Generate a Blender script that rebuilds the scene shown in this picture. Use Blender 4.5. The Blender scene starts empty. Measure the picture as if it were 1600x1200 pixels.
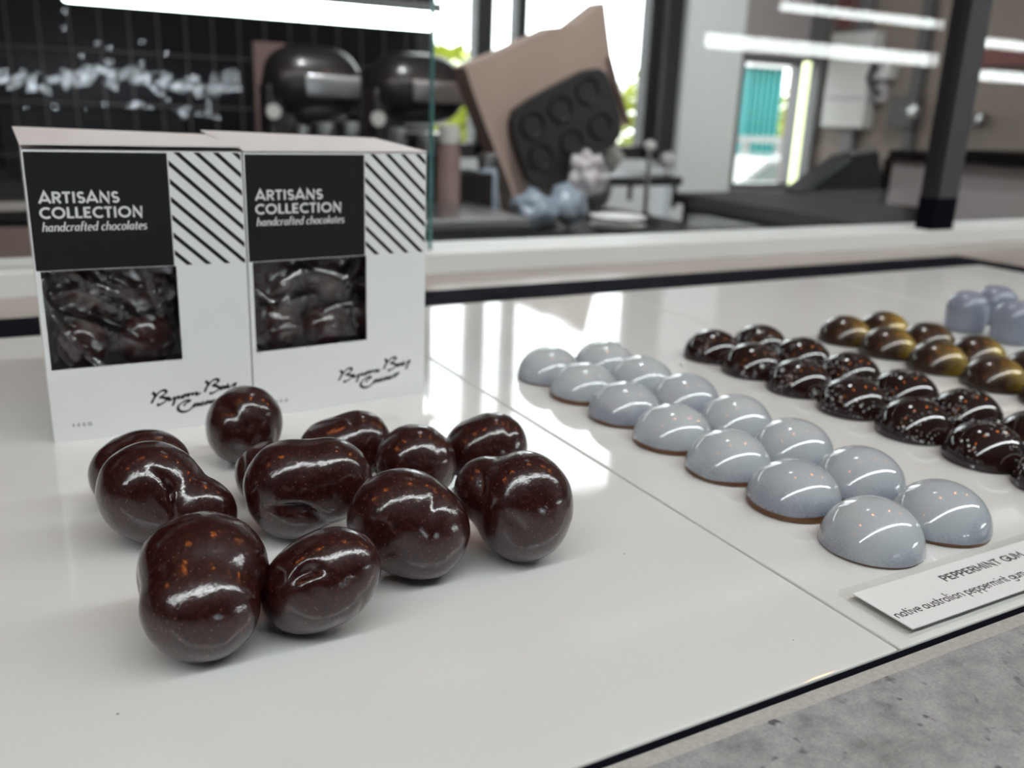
import bpy, bmesh, math, random
import numpy as np
from mathutils import Vector, Matrix, noise

# ------------------------------------------------------------------ camera
F_PX, YAW, PITCH, ROLL, CAM_Z = 1424.05, 0.514208, 0.29763, 0.0401629, 0.12
SC = bpy.context.scene
COL = SC.collection
Fw = Vector((math.sin(YAW) * math.cos(PITCH), math.cos(YAW) * math.cos(PITCH), -math.sin(PITCH)))
Rt = Fw.cross(Vector((0, 0, 1))).normalized()
Up = Rt.cross(Fw)
R2 = Rt * math.cos(ROLL) + Up * math.sin(ROLL)
U2 = -Rt * math.sin(ROLL) + Up * math.cos(ROLL)
cam_data = bpy.data.cameras.new('camera')
cam = bpy.data.objects.new('camera', cam_data)
COL.objects.link(cam)
M = Matrix((R2, U2, -Fw)).transposed().to_4x4()
M.translation = (0, 0, CAM_Z)
cam.matrix_world = M
cam_data.sensor_fit = 'HORIZONTAL'
cam_data.sensor_width = 36.0
cam_data.lens = F_PX / 1600 * 36
cam_data.clip_start = 0.01
cam_data.clip_end = 100
cam_data.dof.use_dof = True
cam_data.dof.focus_distance = 0.225
cam_data.dof.aperture_fstop = 14.5
SC.camera = cam

# ------------------------------------------------------------------ world, exposure
WORLD_STRENGTH = 6.0
LED_FRONT = 30.0
MIRRORED_BAR = 9.0
BULB = 75.0
GLINT = 34.0
LED_HALL = 30.0
SC.view_settings.view_transform = 'Standard'
SC.view_settings.look = 'None'
SC.view_settings.exposure = -0.08
SC.view_settings.gamma = 1.0
SC.view_settings.use_curve_mapping = False
world = bpy.data.worlds.new('overcast_sky')
SC.world = world
world.use_nodes = True
wb = world.node_tree.nodes['Background']
wb.inputs[0].default_value = (0.93, 0.97, 1.0, 1)
wb.inputs[1].default_value = WORLD_STRENGTH

rnd = random.Random(7)


def at(px, py, Y):
    """point on the ray through a 1600x1200 pixel, at world depth y = Y"""
    d = Fw * F_PX + R2 * (px - 800) - U2 * (py - 600)
    return Vector((0, 0, CAM_Z)) + d * (Y / d.y)


# ------------------------------------------------------------------ materials
def new_mat(name):
    m = bpy.data.materials.new(name)
    m.use_nodes = True
    nt = m.node_tree
    return m, nt, nt.nodes['Principled BSDF']


def N(nt, t, **kw):
    n = nt.nodes.new(t)
    for k, v in kw.items():
        if k.startswith('i_'):
            n.inputs[k[2:].replace('_', ' ')].default_value = v
        else:
            setattr(n, k, v)
    return n


def plain(name, col, rough=0.5, metal=0.0, coat=0.0, spec=0.5, var=0.0, scale=20, bump=0.0, emit=0.0):
    m, nt, p = new_mat(name)
    p.inputs['Base Color'].default_value = (*col, 1)
    p.inputs['Roughness'].default_value = rough
    p.inputs['Metallic'].default_value = metal
    p.inputs['Coat Weight'].default_value = coat
    p.inputs['Coat Roughness'].default_value = 0.03
    p.inputs['Specular IOR Level'].default_value = spec
    tc = N(nt, 'ShaderNodeTexCoord')
    nz = N(nt, 'ShaderNodeTexNoise')
    nz.inputs['Scale'].default_value = scale
    nz.inputs['Detail'].default_value = 5
    nt.links.new(tc.outputs['Object'], nz.inputs['Vector'])
    if var > 0:
        mx = N(nt, 'ShaderNodeMix', data_type='RGBA')
        mx.inputs[6].default_value = (*[max(0, c * (1 - var)) for c in col], 1)
        mx.inputs[7].default_value = (*[min(1, c * (1 + var)) for c in col], 1)
        nt.links.new(nz.outputs['Fac'], mx.inputs[0])
        nt.links.new(mx.outputs[2], p.inputs['Base Color'])
    if bump > 0:
        b = N(nt, 'ShaderNodeBump')
        b.inputs['Strength'].default_value = 0.5
        b.inputs['Distance'].default_value = bump
        nt.links.new(nz.outputs['Fac'], b.inputs['Height'])
        nt.links.new(b.outputs['Normal'], p.inputs['Normal'])
    if emit > 0:
        p.inputs['Emission Color'].default_value = (*col, 1)
        p.inputs['Emission Strength'].default_value = emit
    return m


def ramp(nt, fac, stops):
    r = N(nt, 'ShaderNodeValToRGB')
    els = r.color_ramp.elements
    while len(els) < len(stops):
        els.new(0.5)
    for e, (pos, c) in zip(els, stops):
        e.position = pos
        e.color = (*c, 1) if len(c) == 3 else c
    nt.links.new(fac, r.inputs[0])
    return r


def mat_dark_choc():
    m, nt, p = new_mat('polished_dark_chocolate')
    tc = N(nt, 'ShaderNodeTexCoord')
    oi = N(nt, 'ShaderNodeObjectInfo')
    off = N(nt, 'ShaderNodeVectorMath', operation='ADD')
    mul = N(nt, 'ShaderNodeVectorMath', operation='SCALE')
    comb = N(nt, 'ShaderNodeCombineXYZ')
    for i in range(3):
        nt.links.new(oi.outputs['Random'], comb.inputs[i])
    nt.links.new(comb.outputs[0], mul.inputs[0])
    mul.inputs['Scale'].default_value = 0.7
    nt.links.new(tc.outputs['Object'], off.inputs[0])
    nt.links.new(mul.outputs[0], off.inputs[1])
    vec = off.outputs[0]
    n1 = N(nt, 'ShaderNodeTexNoise'); n1.inputs['Scale'].default_value = 900; n1.inputs['Detail'].default_value = 4; n1.inputs['Roughness'].default_value = .7
    n2 = N(nt, 'ShaderNodeTexNoise'); n2.inputs['Scale'].default_value = 3400; n2.inputs['Detail'].default_value = 2
    n3 = N(nt, 'ShaderNodeTexNoise'); n3.inputs['Scale'].default_value = 150; n3.inputs['Detail'].default_value = 3
    v1 = N(nt, 'ShaderNodeTexVoronoi'); v1.inputs['Scale'].default_value = 1000
    v2 = N(nt, 'ShaderNodeTexVoronoi'); v2.inputs['Scale'].default_value = 95
    for n in (n1, n2, n3, v1, v2):
        nt.links.new(vec, n.inputs['Vector'])
    base = ramp(nt, n1.outputs['Fac'], [(.3, (.010, .0014, .0011)), (.52, (.024, .0040, .0030)), (.75, (.060, .014, .010))])
    dust = ramp(nt, v1.outputs['Distance'], [(.12, (1, 1, 1)), (.26, (0, 0, 0))])
    cr = ramp(nt, v1.outputs['Color'], [(.45, (0, 0, 0)), (.75, (1, 1, 1))])
    dm = N(nt, 'ShaderNodeMath', operation='MULTIPLY')
    nt.links.new(dust.outputs[0], dm.inputs[0]); nt.links.new(cr.outputs[0], dm.inputs[1])
    dm2 = N(nt, 'ShaderNodeMath', operation='MULTIPLY'); dm2.inputs[1].default_value = .6
    nt.links.new(dm.outputs[0], dm2.inputs[0])
    mx = N(nt, 'ShaderNodeMix', data_type='RGBA')
    nt.links.new(dm2.outputs[0], mx.inputs[0]); nt.links.new(base.outputs[0], mx.inputs[6])
    mx.inputs[7].default_value = (.20, .10, .075, 1)
    # a few larger pale scuffs
    sc1 = ramp(nt, v2.outputs['Distance'], [(.09, (1, 1, 1)), (.13, (0, 0, 0))])
    sc2 = ramp(nt, v2.outputs['Color'], [(.86, (0, 0, 0)), (.9, (1, 1, 1))])
    sm = N(nt, 'ShaderNodeMath', operation='MULTIPLY')
    nt.links.new(sc1.outputs[0], sm.inputs[0]); nt.links.new(sc2.outputs[0], sm.inputs[1])
    sm2 = N(nt, 'ShaderNodeMath', operation='MULTIPLY'); nt.links.new(sm.outputs[0], sm2.inputs[0]); nt.links.new(n1.outputs['Fac'], sm2.inputs[1])
    mx2 = N(nt, 'ShaderNodeMix', data_type='RGBA')
    nt.links.new(sm2.outputs[0], mx2.inputs[0]); nt.links.new(mx.outputs[2], mx2.inputs[6])
    mx2.inputs[7].default_value = (.22, .13, .085, 1)
    nt.links.new(mx2.outputs[2], p.inputs['Base Color'])
    rr = N(nt, 'ShaderNodeMapRange'); rr.inputs['To Min'].default_value = .25; rr.inputs['To Max'].default_value = .45
    nt.links.new(n1.outputs['Fac'], rr.inputs[0]); nt.links.new(rr.outputs[0], p.inputs['Roughness'])
    p.inputs['Specular IOR Level'].default_value = .18
    p.inputs['Coat Weight'].default_value = 1.0
    p.inputs['Coat IOR'].default_value = 1.56
    p.inputs['Coat Roughness'].default_value = .045
    h = N(nt, 'ShaderNodeMath', operation='MULTIPLY_ADD'); h.inputs[1].default_value = .55
    nt.links.new(n2.outputs['Fac'], h.inputs[0]); nt.links.new(n1.outputs['Fac'], h.inputs[2])
    b1 = N(nt, 'ShaderNodeBump'); b1.inputs['Strength'].default_value = 1; b1.inputs['Distance'].default_value = .00003
    nt.links.new(h.outputs[0], b1.inputs['Height'])
    b2 = N(nt, 'ShaderNodeBump'); b2.inputs['Strength'].default_value = .5; b2.inputs['Distance'].default_value = .0005
    nt.links.new(n3.outputs['Fac'], b2.inputs['Height']); nt.links.new(b1.outputs['Normal'], b2.inputs['Normal'])
    nt.links.new(b2.outputs['Normal'], p.inputs['Normal']); nt.links.new(b2.outputs['Normal'], p.inputs['Coat Normal'])
    return m


def mat_pale_shell():
    # airbrushed blue-grey cocoa butter, lower part also darkened as painted shade; obj.color red channel = how much grey dusting
    m, nt, p = new_mat('pale_blue_cocoa_butter')
    tc = N(nt, 'ShaderNodeTexCoord'); oi = N(nt, 'ShaderNodeObjectInfo')
    sep = N(nt, 'ShaderNodeSeparateXYZ'); nt.links.new(tc.outputs['Object'], sep.inputs[0])
    n1 = N(nt, 'ShaderNodeTexNoise'); n1.inputs['Scale'].default_value = 1500; n1.inputs['Detail'].default_value = 3
    n2 = N(nt, 'ShaderNodeTexNoise'); n2.inputs['Scale'].default_value = 70; n2.inputs['Detail'].default_value = 2
    add = N(nt, 'ShaderNodeVectorMath', operation='ADD')
    nt.links.new(tc.outputs['Object'], add.inputs[0]); nt.links.new(oi.outputs['Location'], add.inputs[1])
    nt.links.new(add.outputs[0], n1.inputs['Vector']); nt.links.new(add.outputs[0], n2.inputs['Vector'])
    sc = N(nt, 'ShaderNodeSeparateColor'); nt.links.new(oi.outputs['Color'], sc.inputs[0])
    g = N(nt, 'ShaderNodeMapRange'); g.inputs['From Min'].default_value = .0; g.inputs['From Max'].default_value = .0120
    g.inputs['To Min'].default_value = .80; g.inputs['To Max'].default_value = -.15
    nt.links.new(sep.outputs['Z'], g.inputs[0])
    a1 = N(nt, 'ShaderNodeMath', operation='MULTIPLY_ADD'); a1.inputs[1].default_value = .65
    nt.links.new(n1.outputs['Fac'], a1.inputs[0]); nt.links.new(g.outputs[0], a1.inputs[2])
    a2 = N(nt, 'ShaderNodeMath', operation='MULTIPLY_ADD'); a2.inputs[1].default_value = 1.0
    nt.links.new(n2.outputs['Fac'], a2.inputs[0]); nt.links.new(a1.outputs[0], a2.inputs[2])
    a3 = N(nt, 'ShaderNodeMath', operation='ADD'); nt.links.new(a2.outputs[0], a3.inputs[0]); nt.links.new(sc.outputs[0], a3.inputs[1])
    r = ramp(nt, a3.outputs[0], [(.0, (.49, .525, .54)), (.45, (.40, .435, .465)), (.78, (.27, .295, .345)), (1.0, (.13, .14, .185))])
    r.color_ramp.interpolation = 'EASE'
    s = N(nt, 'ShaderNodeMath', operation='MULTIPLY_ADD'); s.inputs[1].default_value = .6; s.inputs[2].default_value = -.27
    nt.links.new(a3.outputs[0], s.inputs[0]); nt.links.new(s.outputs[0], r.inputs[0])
    nt.links.new(r.outputs[0], p.inputs['Base Color'])
    p.inputs['Roughness'].default_value = .09
    p.inputs['Coat Weight'].default_value = .5; p.inputs['Coat Roughness'].default_value = .03
    return m


def mat_speckled():
    m, nt, p = new_mat('dark_shell_with_white_splatter')
    tc = N(nt, 'ShaderNodeTexCoord'); oi = N(nt, 'ShaderNodeObjectInfo')
    add = N(nt, 'ShaderNodeVectorMath', operation='ADD')
    nt.links.new(tc.outputs['Object'], add.inputs[0]); nt.links.new(oi.outputs['Location'], add.inputs[1])
    dist = N(nt, 'ShaderNodeTexNoise'); dist.inputs['Scale'].default_value = 300
    masks = []
    for sc, lo, hi, t in ((420, .17, .24, .50), (900, .20, .32, .45), (140, .13, .17, .70)):
        v = N(nt, 'ShaderNodeTexVoronoi'); v.inputs['Scale'].default_value = sc
        nt.links.new(add.outputs[0], v.inputs['Vector'])
        a = ramp(nt, v.outputs['Distance'], [(lo, (1, 1, 1)), (hi, (0, 0, 0))])
        sp = N(nt, 'ShaderNodeSeparateColor'); nt.links.new(v.outputs['Color'], sp.inputs[0])
        gt = N(nt, 'ShaderNodeMath', operation='GREATER_THAN'); gt.inputs[1].default_value = t
        nt.links.new(sp.outputs[0], gt.inputs[0])
        mm = N(nt, 'ShaderNodeMath', operation='MULTIPLY'); nt.links.new(a.outputs[0], mm.inputs[0]); nt.links.new(gt.outputs[0], mm.inputs[1])
        masks.append(mm)
    # splatter lands in patches
    pn = N(nt, 'ShaderNodeTexNoise'); pn.inputs['Scale'].default_value = 85; nt.links.new(add.outputs[0], pn.inputs['Vector'])
    pr = ramp(nt, pn.outputs['Fac'], [(.50, (0, 0, 0)), (.60, (1, 1, 1))])
    m01 = N(nt, 'ShaderNodeMath', operation='MAXIMUM'); nt.links.new(masks[0].outputs[0], m01.inputs[0]); nt.links.new(masks[1].outputs[0], m01.inputs[1])
    mp = N(nt, 'ShaderNodeMath', operation='MULTIPLY'); nt.links.new(m01.outputs[0], mp.inputs[0]); nt.links.new(pr.outputs[0], mp.inputs[1])
    mk = N(nt, 'ShaderNodeMath', operation='MAXIMUM'); nt.links.new(mp.outputs[0], mk.inputs[0]); nt.links.new(masks[2].outputs[0], mk.inputs[1])
    mx = N(nt, 'ShaderNodeMix', data_type='RGBA')
    nt.links.new(mk.outputs[0], mx.inputs[0])
    mx.inputs[6].default_value = (.016, .0065, .005, 1); mx.inputs[7].default_value = (.62, .66, .66, 1)
    nt.links.new(mx.outputs[2], p.inputs['Base Color'])
    p.inputs['Roughness'].default_value = .1
    p.inputs['Coat Weight'].default_value = .4; p.inputs['Coat Roughness'].default_value = .03
    return m


def mat_gold():
    m, nt, p = new_mat('gold_lustre_shell')
    tc = N(nt, 'ShaderNodeTexCoord'); oi = N(nt, 'ShaderNodeObjectInfo')
    add = N(nt, 'ShaderNodeVectorMath', operation='ADD')
    nt.links.new(tc.outputs['Object'], add.inputs[0]); nt.links.new(oi.outputs['Location'], add.inputs[1])
    n1 = N(nt, 'ShaderNodeTexNoise'); n1.inputs['Scale'].default_value = 60; nt.links.new(add.outputs[0], n1.inputs['Vector'])
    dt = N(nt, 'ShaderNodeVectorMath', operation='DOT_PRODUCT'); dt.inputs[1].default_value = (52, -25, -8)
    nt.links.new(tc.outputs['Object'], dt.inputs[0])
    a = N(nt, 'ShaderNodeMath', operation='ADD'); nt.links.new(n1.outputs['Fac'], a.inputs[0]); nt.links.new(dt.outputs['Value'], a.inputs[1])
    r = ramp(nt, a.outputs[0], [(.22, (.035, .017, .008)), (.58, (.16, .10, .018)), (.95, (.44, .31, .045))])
    nt.links.new(r.outputs[0], p.inputs['Base Color'])
    p.inputs['Metallic'].default_value = .45
    p.inputs['Roughness'].default_value = .33
    p.inputs['Coat Weight'].default_value = .8; p.inputs['Coat Roughness'].default_value = .04
    return m


def mat_tile():
    m, nt, p = new_mat('glossy_white_acrylic')
    p.inputs['Base Color'].default_value = (.70, .705, .68, 1)
    p.inputs['Roughness'].default_value = .045
    p.inputs['IOR'].default_value = 1.5
    tc = N(nt, 'ShaderNodeTexCoord')
    n = N(nt, 'ShaderNodeTexNoise'); n.inputs['Scale'].default_value = 60; n.inputs['Detail'].default_value = 4
    mp = N(nt, 'ShaderNodeMapping'); mp.inputs['Scale'].default_value = (1, .35, 1)
    nt.links.new(tc.outputs['Object'], mp.inputs[0]); nt.links.new(mp.outputs[0], n.inputs['Vector'])
    r = N(nt, 'ShaderNodeMapRange'); r.inputs['From Min'].default_value = .45; r.inputs['From Max'].default_value = .8
    r.inputs['To Min'].default_value = .03; r.inputs['To Max'].default_value = .12
    nt.links.new(n.outputs['Fac'], r.inputs[0]); nt.links.new(r.outputs[0], p.inputs['Roughness'])
    # sparse dark specks of chocolate dust
    v = N(nt, 'ShaderNodeTexVoronoi'); v.inputs['Scale'].default_value = 90
    nt.links.new(tc.outputs['Object'], v.inputs['Vector'])
    a = ramp(nt, v.outputs['Distance'], [(.02, (1, 1, 1)), (.035, (0, 0, 0))])
    sp = N(nt, 'ShaderNodeSeparateColor'); nt.links.new(v.outputs['Color'], sp.inputs[0])
    gt = N(nt, 'ShaderNodeMath', operation='GREATER_THAN'); gt.inputs[1].default_value = .8
    nt.links.new(sp.outputs[0], gt.inputs[0])
    mm = N(nt, 'ShaderNodeMath', operation='MULTIPLY'); nt.links.new(a.outputs[0], mm.inputs[0]); nt.links.new(gt.outputs[0], mm.inputs[1])
    mx = N(nt, 'ShaderNodeMix', data_type='RGBA'); nt.links.new(mm.outputs[0], mx.inputs[0])
    mx.inputs[6].default_value = (.70, .705, .68, 1); mx.inputs[7].default_value = (.2, .16, .14, 1)
    nt.links.new(mx.outputs[2], p.inputs['Base Color'])
    return m


def mat_concrete():
    m, nt, p = new_mat('grey_concrete')
    tc = N(nt, 'ShaderNodeTexCoord')
    big = N(nt, 'ShaderNodeTexNoise'); big.inputs['Scale'].default_value = 90; big.inputs['Detail'].default_value = 8; big.inputs['Roughness'].default_value = .68
    nt.links.new(tc.outputs['Object'], big.inputs['Vector'])
    fine = N(nt, 'ShaderNodeTexNoise'); fine.inputs['Scale'].default_value = 1400; fine.inputs['Detail'].default_value = 3
    nt.links.new(tc.outputs['Object'], fine.inputs['Vector'])
    c = ramp(nt, big.outputs['Fac'], [(.30, (.15, .152, .15)), (.45, (.27, .272, .267)), (.58, (.345, .347, .34)), (.75, (.42, .42, .41))])
    mp = N(nt, 'ShaderNodeMapping'); mp.inputs['Scale'].default_value = (1, 1, 1)
    nt.links.new(tc.outputs['Object'], mp.inputs[0])
    v = N(nt, 'ShaderNodeTexNoise'); v.inputs['Scale'].default_value = 230; v.inputs['Detail'].default_value = 2; nt.links.new(mp.outputs[0], v.inputs['Vector'])
    pit = ramp(nt, v.outputs['Fac'], [(.27, (1, 1, 1)), (.36, (0, 0, 0))])
    mx = N(nt, 'ShaderNodeMix', data_type='RGBA'); nt.links.new(pit.outputs[0], mx.inputs[0]); nt.links.new(c.outputs[0], mx.inputs[6])
    mx.inputs[7].default_value = (.08, .08, .08, 1)
    mx2 = N(nt, 'ShaderNodeMix', data_type='RGBA', blend_type='OVERLAY'); mx2.inputs[0].default_value = .35
    nt.links.new(mx.outputs[2], mx2.inputs[6]); nt.links.new(fine.outputs['Fac'], mx2.inputs[7])
    nt.links.new(mx2.outputs[2], p.inputs['Base Color'])
    p.inputs['Roughness'].default_value = .55
    b = N(nt, 'ShaderNodeBump'); b.inputs['Strength'].default_value = .5; b.inputs['Distance'].default_value = .0006
    nt.links.new(big.outputs['Fac'], b.inputs['Height']); nt.links.new(b.outputs['Normal'], p.inputs['Normal'])
    return m


def mat_pane(name, tint=(1, 1, 1), gain=1.0, bump=0.0, bscale=100, base=0.0, ior=1.45, rough=0.0):
    m = bpy.data.materials.new(name); m.use_nodes = True
    nt = m.node_tree; nt.nodes.clear()
    out = N(nt, 'ShaderNodeOutputMaterial'); mx = N(nt, 'ShaderNodeMixShader')
    tr = N(nt, 'ShaderNodeBsdfTransparent'); gl = N(nt, 'ShaderNodeBsdfGlossy')
    tr.inputs[0].default_value = (*tint, 1); gl.inputs['Roughness'].default_value = rough
    # Schlick reflectance, the same from both sides of the sheet
    geo = N(nt, 'ShaderNodeNewGeometry'); dt = N(nt, 'ShaderNodeVectorMath', operation='DOT_PRODUCT')
    nt.links.new(geo.outputs['Normal'], dt.inputs[0]); nt.links.new(geo.outputs['Incoming'], dt.inputs[1])
    ab = N(nt, 'ShaderNodeMath', operation='ABSOLUTE'); nt.links.new(dt.outputs['Value'], ab.inputs[0])
    om = N(nt, 'ShaderNodeMath', operation='SUBTRACT'); om.inputs[0].default_value = 1.0; nt.links.new(ab.outputs[0], om.inputs[1])
    pw = N(nt, 'ShaderNodeMath', operation='POWER'); pw.inputs[1].default_value = 5.0; nt.links.new(om.outputs[0], pw.inputs[0])
    mm = N(nt, 'ShaderNodeMath', operation='MULTIPLY_ADD'); mm.inputs[1].default_value = .96 * gain; mm.inputs[2].default_value = base + .04 * gain
    mm.use_clamp = True
    nt.links.new(pw.outputs[0], mm.inputs[0]); nt.links.new(mm.outputs[0], mx.inputs[0])
    nt.links.new(tr.outputs[0], mx.inputs[1]); nt.links.new(gl.outputs[0], mx.inputs[2]); nt.links.new(mx.outputs[0], out.inputs[0])
    if bump:
        tc = N(nt, 'ShaderNodeTexCoord'); nz = N(nt, 'ShaderNodeTexNoise'); nz.inputs['Scale'].default_value = bscale
        nt.links.new(tc.outputs['Object'], nz.inputs['Vector'])
        b = N(nt, 'ShaderNodeBump'); b.inputs['Strength'].default_value = 1; b.inputs['Distance'].default_value = bump
        nt.links.new(nz.outputs['Fac'], b.inputs['Height']); nt.links.new(b.outputs['Normal'], gl.inputs['Normal']); nt.links.new(b.outputs['Normal'], dt.inputs[0])
    return m


def mat_wall_tile():
    # stacked black gloss tiles, 60 mm x 112 mm, uneven handmade faces
    m, nt, p = new_mat('black_gloss_tile')
    tc = N(nt, 'ShaderNodeTexCoord')
    br = N(nt, 'ShaderNodeTexBrick'); br.offset = 0; br.squash = 1
    br.inputs['Scale'].default_value = 1.0; br.inputs['Brick Width'].default_value = .0625; br.inputs['Row Height'].default_value = .1165
    br.inputs['Mortar Size'].default_value = .0022; br.inputs['Mortar Smooth'].default_value = .3
    br.inputs['Color1'].default_value = (.006, .006, .008, 1); br.inputs['Color2'].default_value = (.010, .010, .012, 1); br.inputs['Mortar'].default_value = (.085, .08, .08, 1)
    cx = N(nt, 'ShaderNodeSeparateXYZ'); cc = N(nt, 'ShaderNodeCombineXYZ')
    nt.links.new(tc.outputs['Object'], cx.inputs[0]); nt.links.new(cx.outputs['X'], cc.inputs['X']); nt.links.new(cx.outputs['Z'], cc.inputs['Y'])
    off = N(nt, 'ShaderNodeVectorMath', operation='ADD'); off.inputs[1].default_value = (.0085, .0325, 0)
    nt.links.new(cc.outputs[0], off.inputs[0]); nt.links.new(off.outputs[0], br.inputs['Vector'])
    nt.links.new(br.outputs['Color'], p.inputs['Base Color'])
    p.inputs['Specular IOR Level'].default_value = .15
    n = N(nt, 'ShaderNodeTexNoise'); n.inputs['Scale'].default_value = 42; n.inputs['Detail'].default_value = 3; nt.links.new(tc.outputs['Object'], n.inputs['Vector'])
    b = N(nt, 'ShaderNodeBump'); b.inputs['Strength'].default_value = 1; b.inputs['Distance'].default_value = .00012
    nt.links.new(n.outputs['Fac'], b.inputs['Height']); nt.links.new(b.outputs['Normal'], p.inputs['Normal'])
    rr = N(nt, 'ShaderNodeMapRange'); rr.inputs['To Min'].default_value = .07; rr.inputs['To Max'].default_value = .7
    rr.inputs['To Min'].default_value = .22; nt.links.new(br.outputs['Fac'], rr.inputs[0]); nt.links.new(rr.outputs[0], p.inputs['Roughness'])
    return m


MT = dict(
    choc=mat_dark_choc(), pale=mat_pale_shell(), speck=mat_speckled(), gold=mat_gold(),
    base=plain('milk_chocolate_base', (.13, .055, .022), .4, var=.25, scale=300),
    darkbase=plain('dark_chocolate_base', (.02, .009, .006), .35),
    cup=plain('lavender_grey_cocoa_butter', (.22, .25, .32), .3, var=.25, scale=900, coat=.35),
    tile=mat_tile(), concrete=mat_concrete(),
    strip=plain('cut_concrete_edge', (.43, .42, .39), .6, var=.3, scale=800, bump=.0004),
    blacktrim=plain('black_powder_coat', (.004, .004, .008), .8, spec=.04),
    ledge=plain('pale_stone', (.74, .75, .72), .45, var=.05, scale=15),
    bench=plain('polished_taupe_stone', (.36, .31, .28), .22, var=.08, scale=12),
    card=plain('white_carton', (.80, .81, .815), .42, var=.012, scale=40),
    cardin=plain('carton_inside', (.42, .38, .35), .8),
    lid=plain('carton_top', (.70, .66, .65), .5, var=.04, scale=60),
    black_ink=plain('black_print', (.008, .008, .010), .45, spec=.3, var=.2, scale=200),
    white_ink=plain('white_print', (.72, .73, .73), .5),
    grey_ink=plain('grey_print', (.12, .12, .12), .5),
    film=mat_pane('clear_film', gain=2.6, base=.0, rough=.17),
    glass=mat_pane('display_glass', (.975, .985, .98), gain=.5),
    winglass=mat_pane('window_glass', (.98, .99, .985), gain=.6),
    glassedge=plain('glass_edge_teal', (.13, .29, .30), .15, spec=.8),
    acrylic=mat_pane('clear_acrylic', (.985, .985, .98), gain=.7),
    label=plain('label_paper', (.80, .81, .80), .3),
    label_ink=plain('label_print', (.06, .06, .065), .5),
    led=plain('led_diffuser_front', (.95, 1.0, 1.0), .5, emit=LED_FRONT),
    ledb=plain('mirrored_bar_glow', (.90, 1.0, .98), .5, emit=MIRRORED_BAR),
    ledr=plain('led_diffuser_hall', (.93, 1.0, .99), .5, emit=LED_HALL),
    ledc=plain('led_vertical', (.90, 1.0, .60), .5, emit=2.6),
    glint=plain('glint_glow', (.84, .93, 1.0), .5, emit=GLINT),
    bulb=plain('warm_filament', (1.0, .27, .05), .5, emit=BULB),
    alu=plain('brushed_aluminium', (.4, .4, .4), .35, metal=1),
    steel=plain('stainless_steel', (.55, .55, .56), .28, metal=1),
    darksteel=plain('dark_enamel', (.022, .019, .019), .3, coat=.3),
    graphite=plain('graphite_plastic', (.014, .014, .015), .5, spec=.2),
    silicone=plain('black_silicone', (.013, .012, .013), .5, bump=.001, scale=30),
    kraft=plain('kraft_brown_board', (.40, .30, .255), .75, var=.12, scale=9),
    kraft2=plain('pinkish_brown_panel', (.22, .15, .135), .7, var=.1, scale=9),
    blackwall=mat_wall_tile(),
    whitewall=plain('white_plaster', (.86, .90, .92), .8, var=.03, scale=3),
    greywall=plain('warm_grey_plaster', (.42, .40, .385), .8, var=.05, scale=3),
    brownwall=plain('brown_panel', (.22, .175, .145), .7, var=.12, scale=3),
    darkwall=plain('charcoal_paint', (.09, .085, .085), .7, var=.1, scale=3),
    floor=plain('dark_floor', (.12, .11, .10), .5, var=.1, scale=4),
    ceil=plain('ceiling_paint', (.40, .40, .39), .9, var=.03, scale=2),
    frame=plain('window_frame_charcoal', (.02, .018, .02), .45),
    greyframe=plain('window_frame_grey', (.13, .125, .13), .4),
    coverstrip=plain('satin_graphite_cover', (.05, .05, .055), .5, spec=.3),
    darkbench=plain('black_stone_bench', (.012, .009, .009), .6, var=.3, scale=30, spec=.04),
    cabinet=plain('dark_cabinet', (.008, .006, .006), .8, spec=.05),
    whitepl=plain('white_plastic', (.62, .61, .58), .4),
    bluewrap=plain('pale_blue_wrap', (.30, .36, .43), .3, bump=.006, scale=25),
    clearwrap=plain('grey_clear_wrap', (.20, .21, .22), .15, bump=.004, scale=40),
    cloth=plain('white_cloth', (.55, .52, .53), .8, bump=.004, scale=40),
    teal=plain('teal_paint', (.02, .20, .20), .5, var=.2, scale=2),
    red=plain('dull_red_fabric', (.16, .05, .045), .8, var=.2, scale=6),
    pinkgrey=plain('pinkish_grey_laminate', (.42, .375, .365), .5),
    leaf=plain('leaf', (.42, .46, .07), .6, var=.5, scale=3),
    bark=plain('bark', (.10, .07, .05), .9),
    grass=plain('grass', (.12, .19, .03), .9, var=.4, scale=8),
    paving=plain('pale_paving', (.13, .13, .12), .9, var=.1, scale=2),
    rubber=plain('tyre_rubber', (.02, .02, .02), .8),
    carwhite=plain('white_car_paint', (.16, .16, .15), .25, coat=.5),
    carglass=plain('car_glass', (.05, .07, .06), .1),
)


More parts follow.
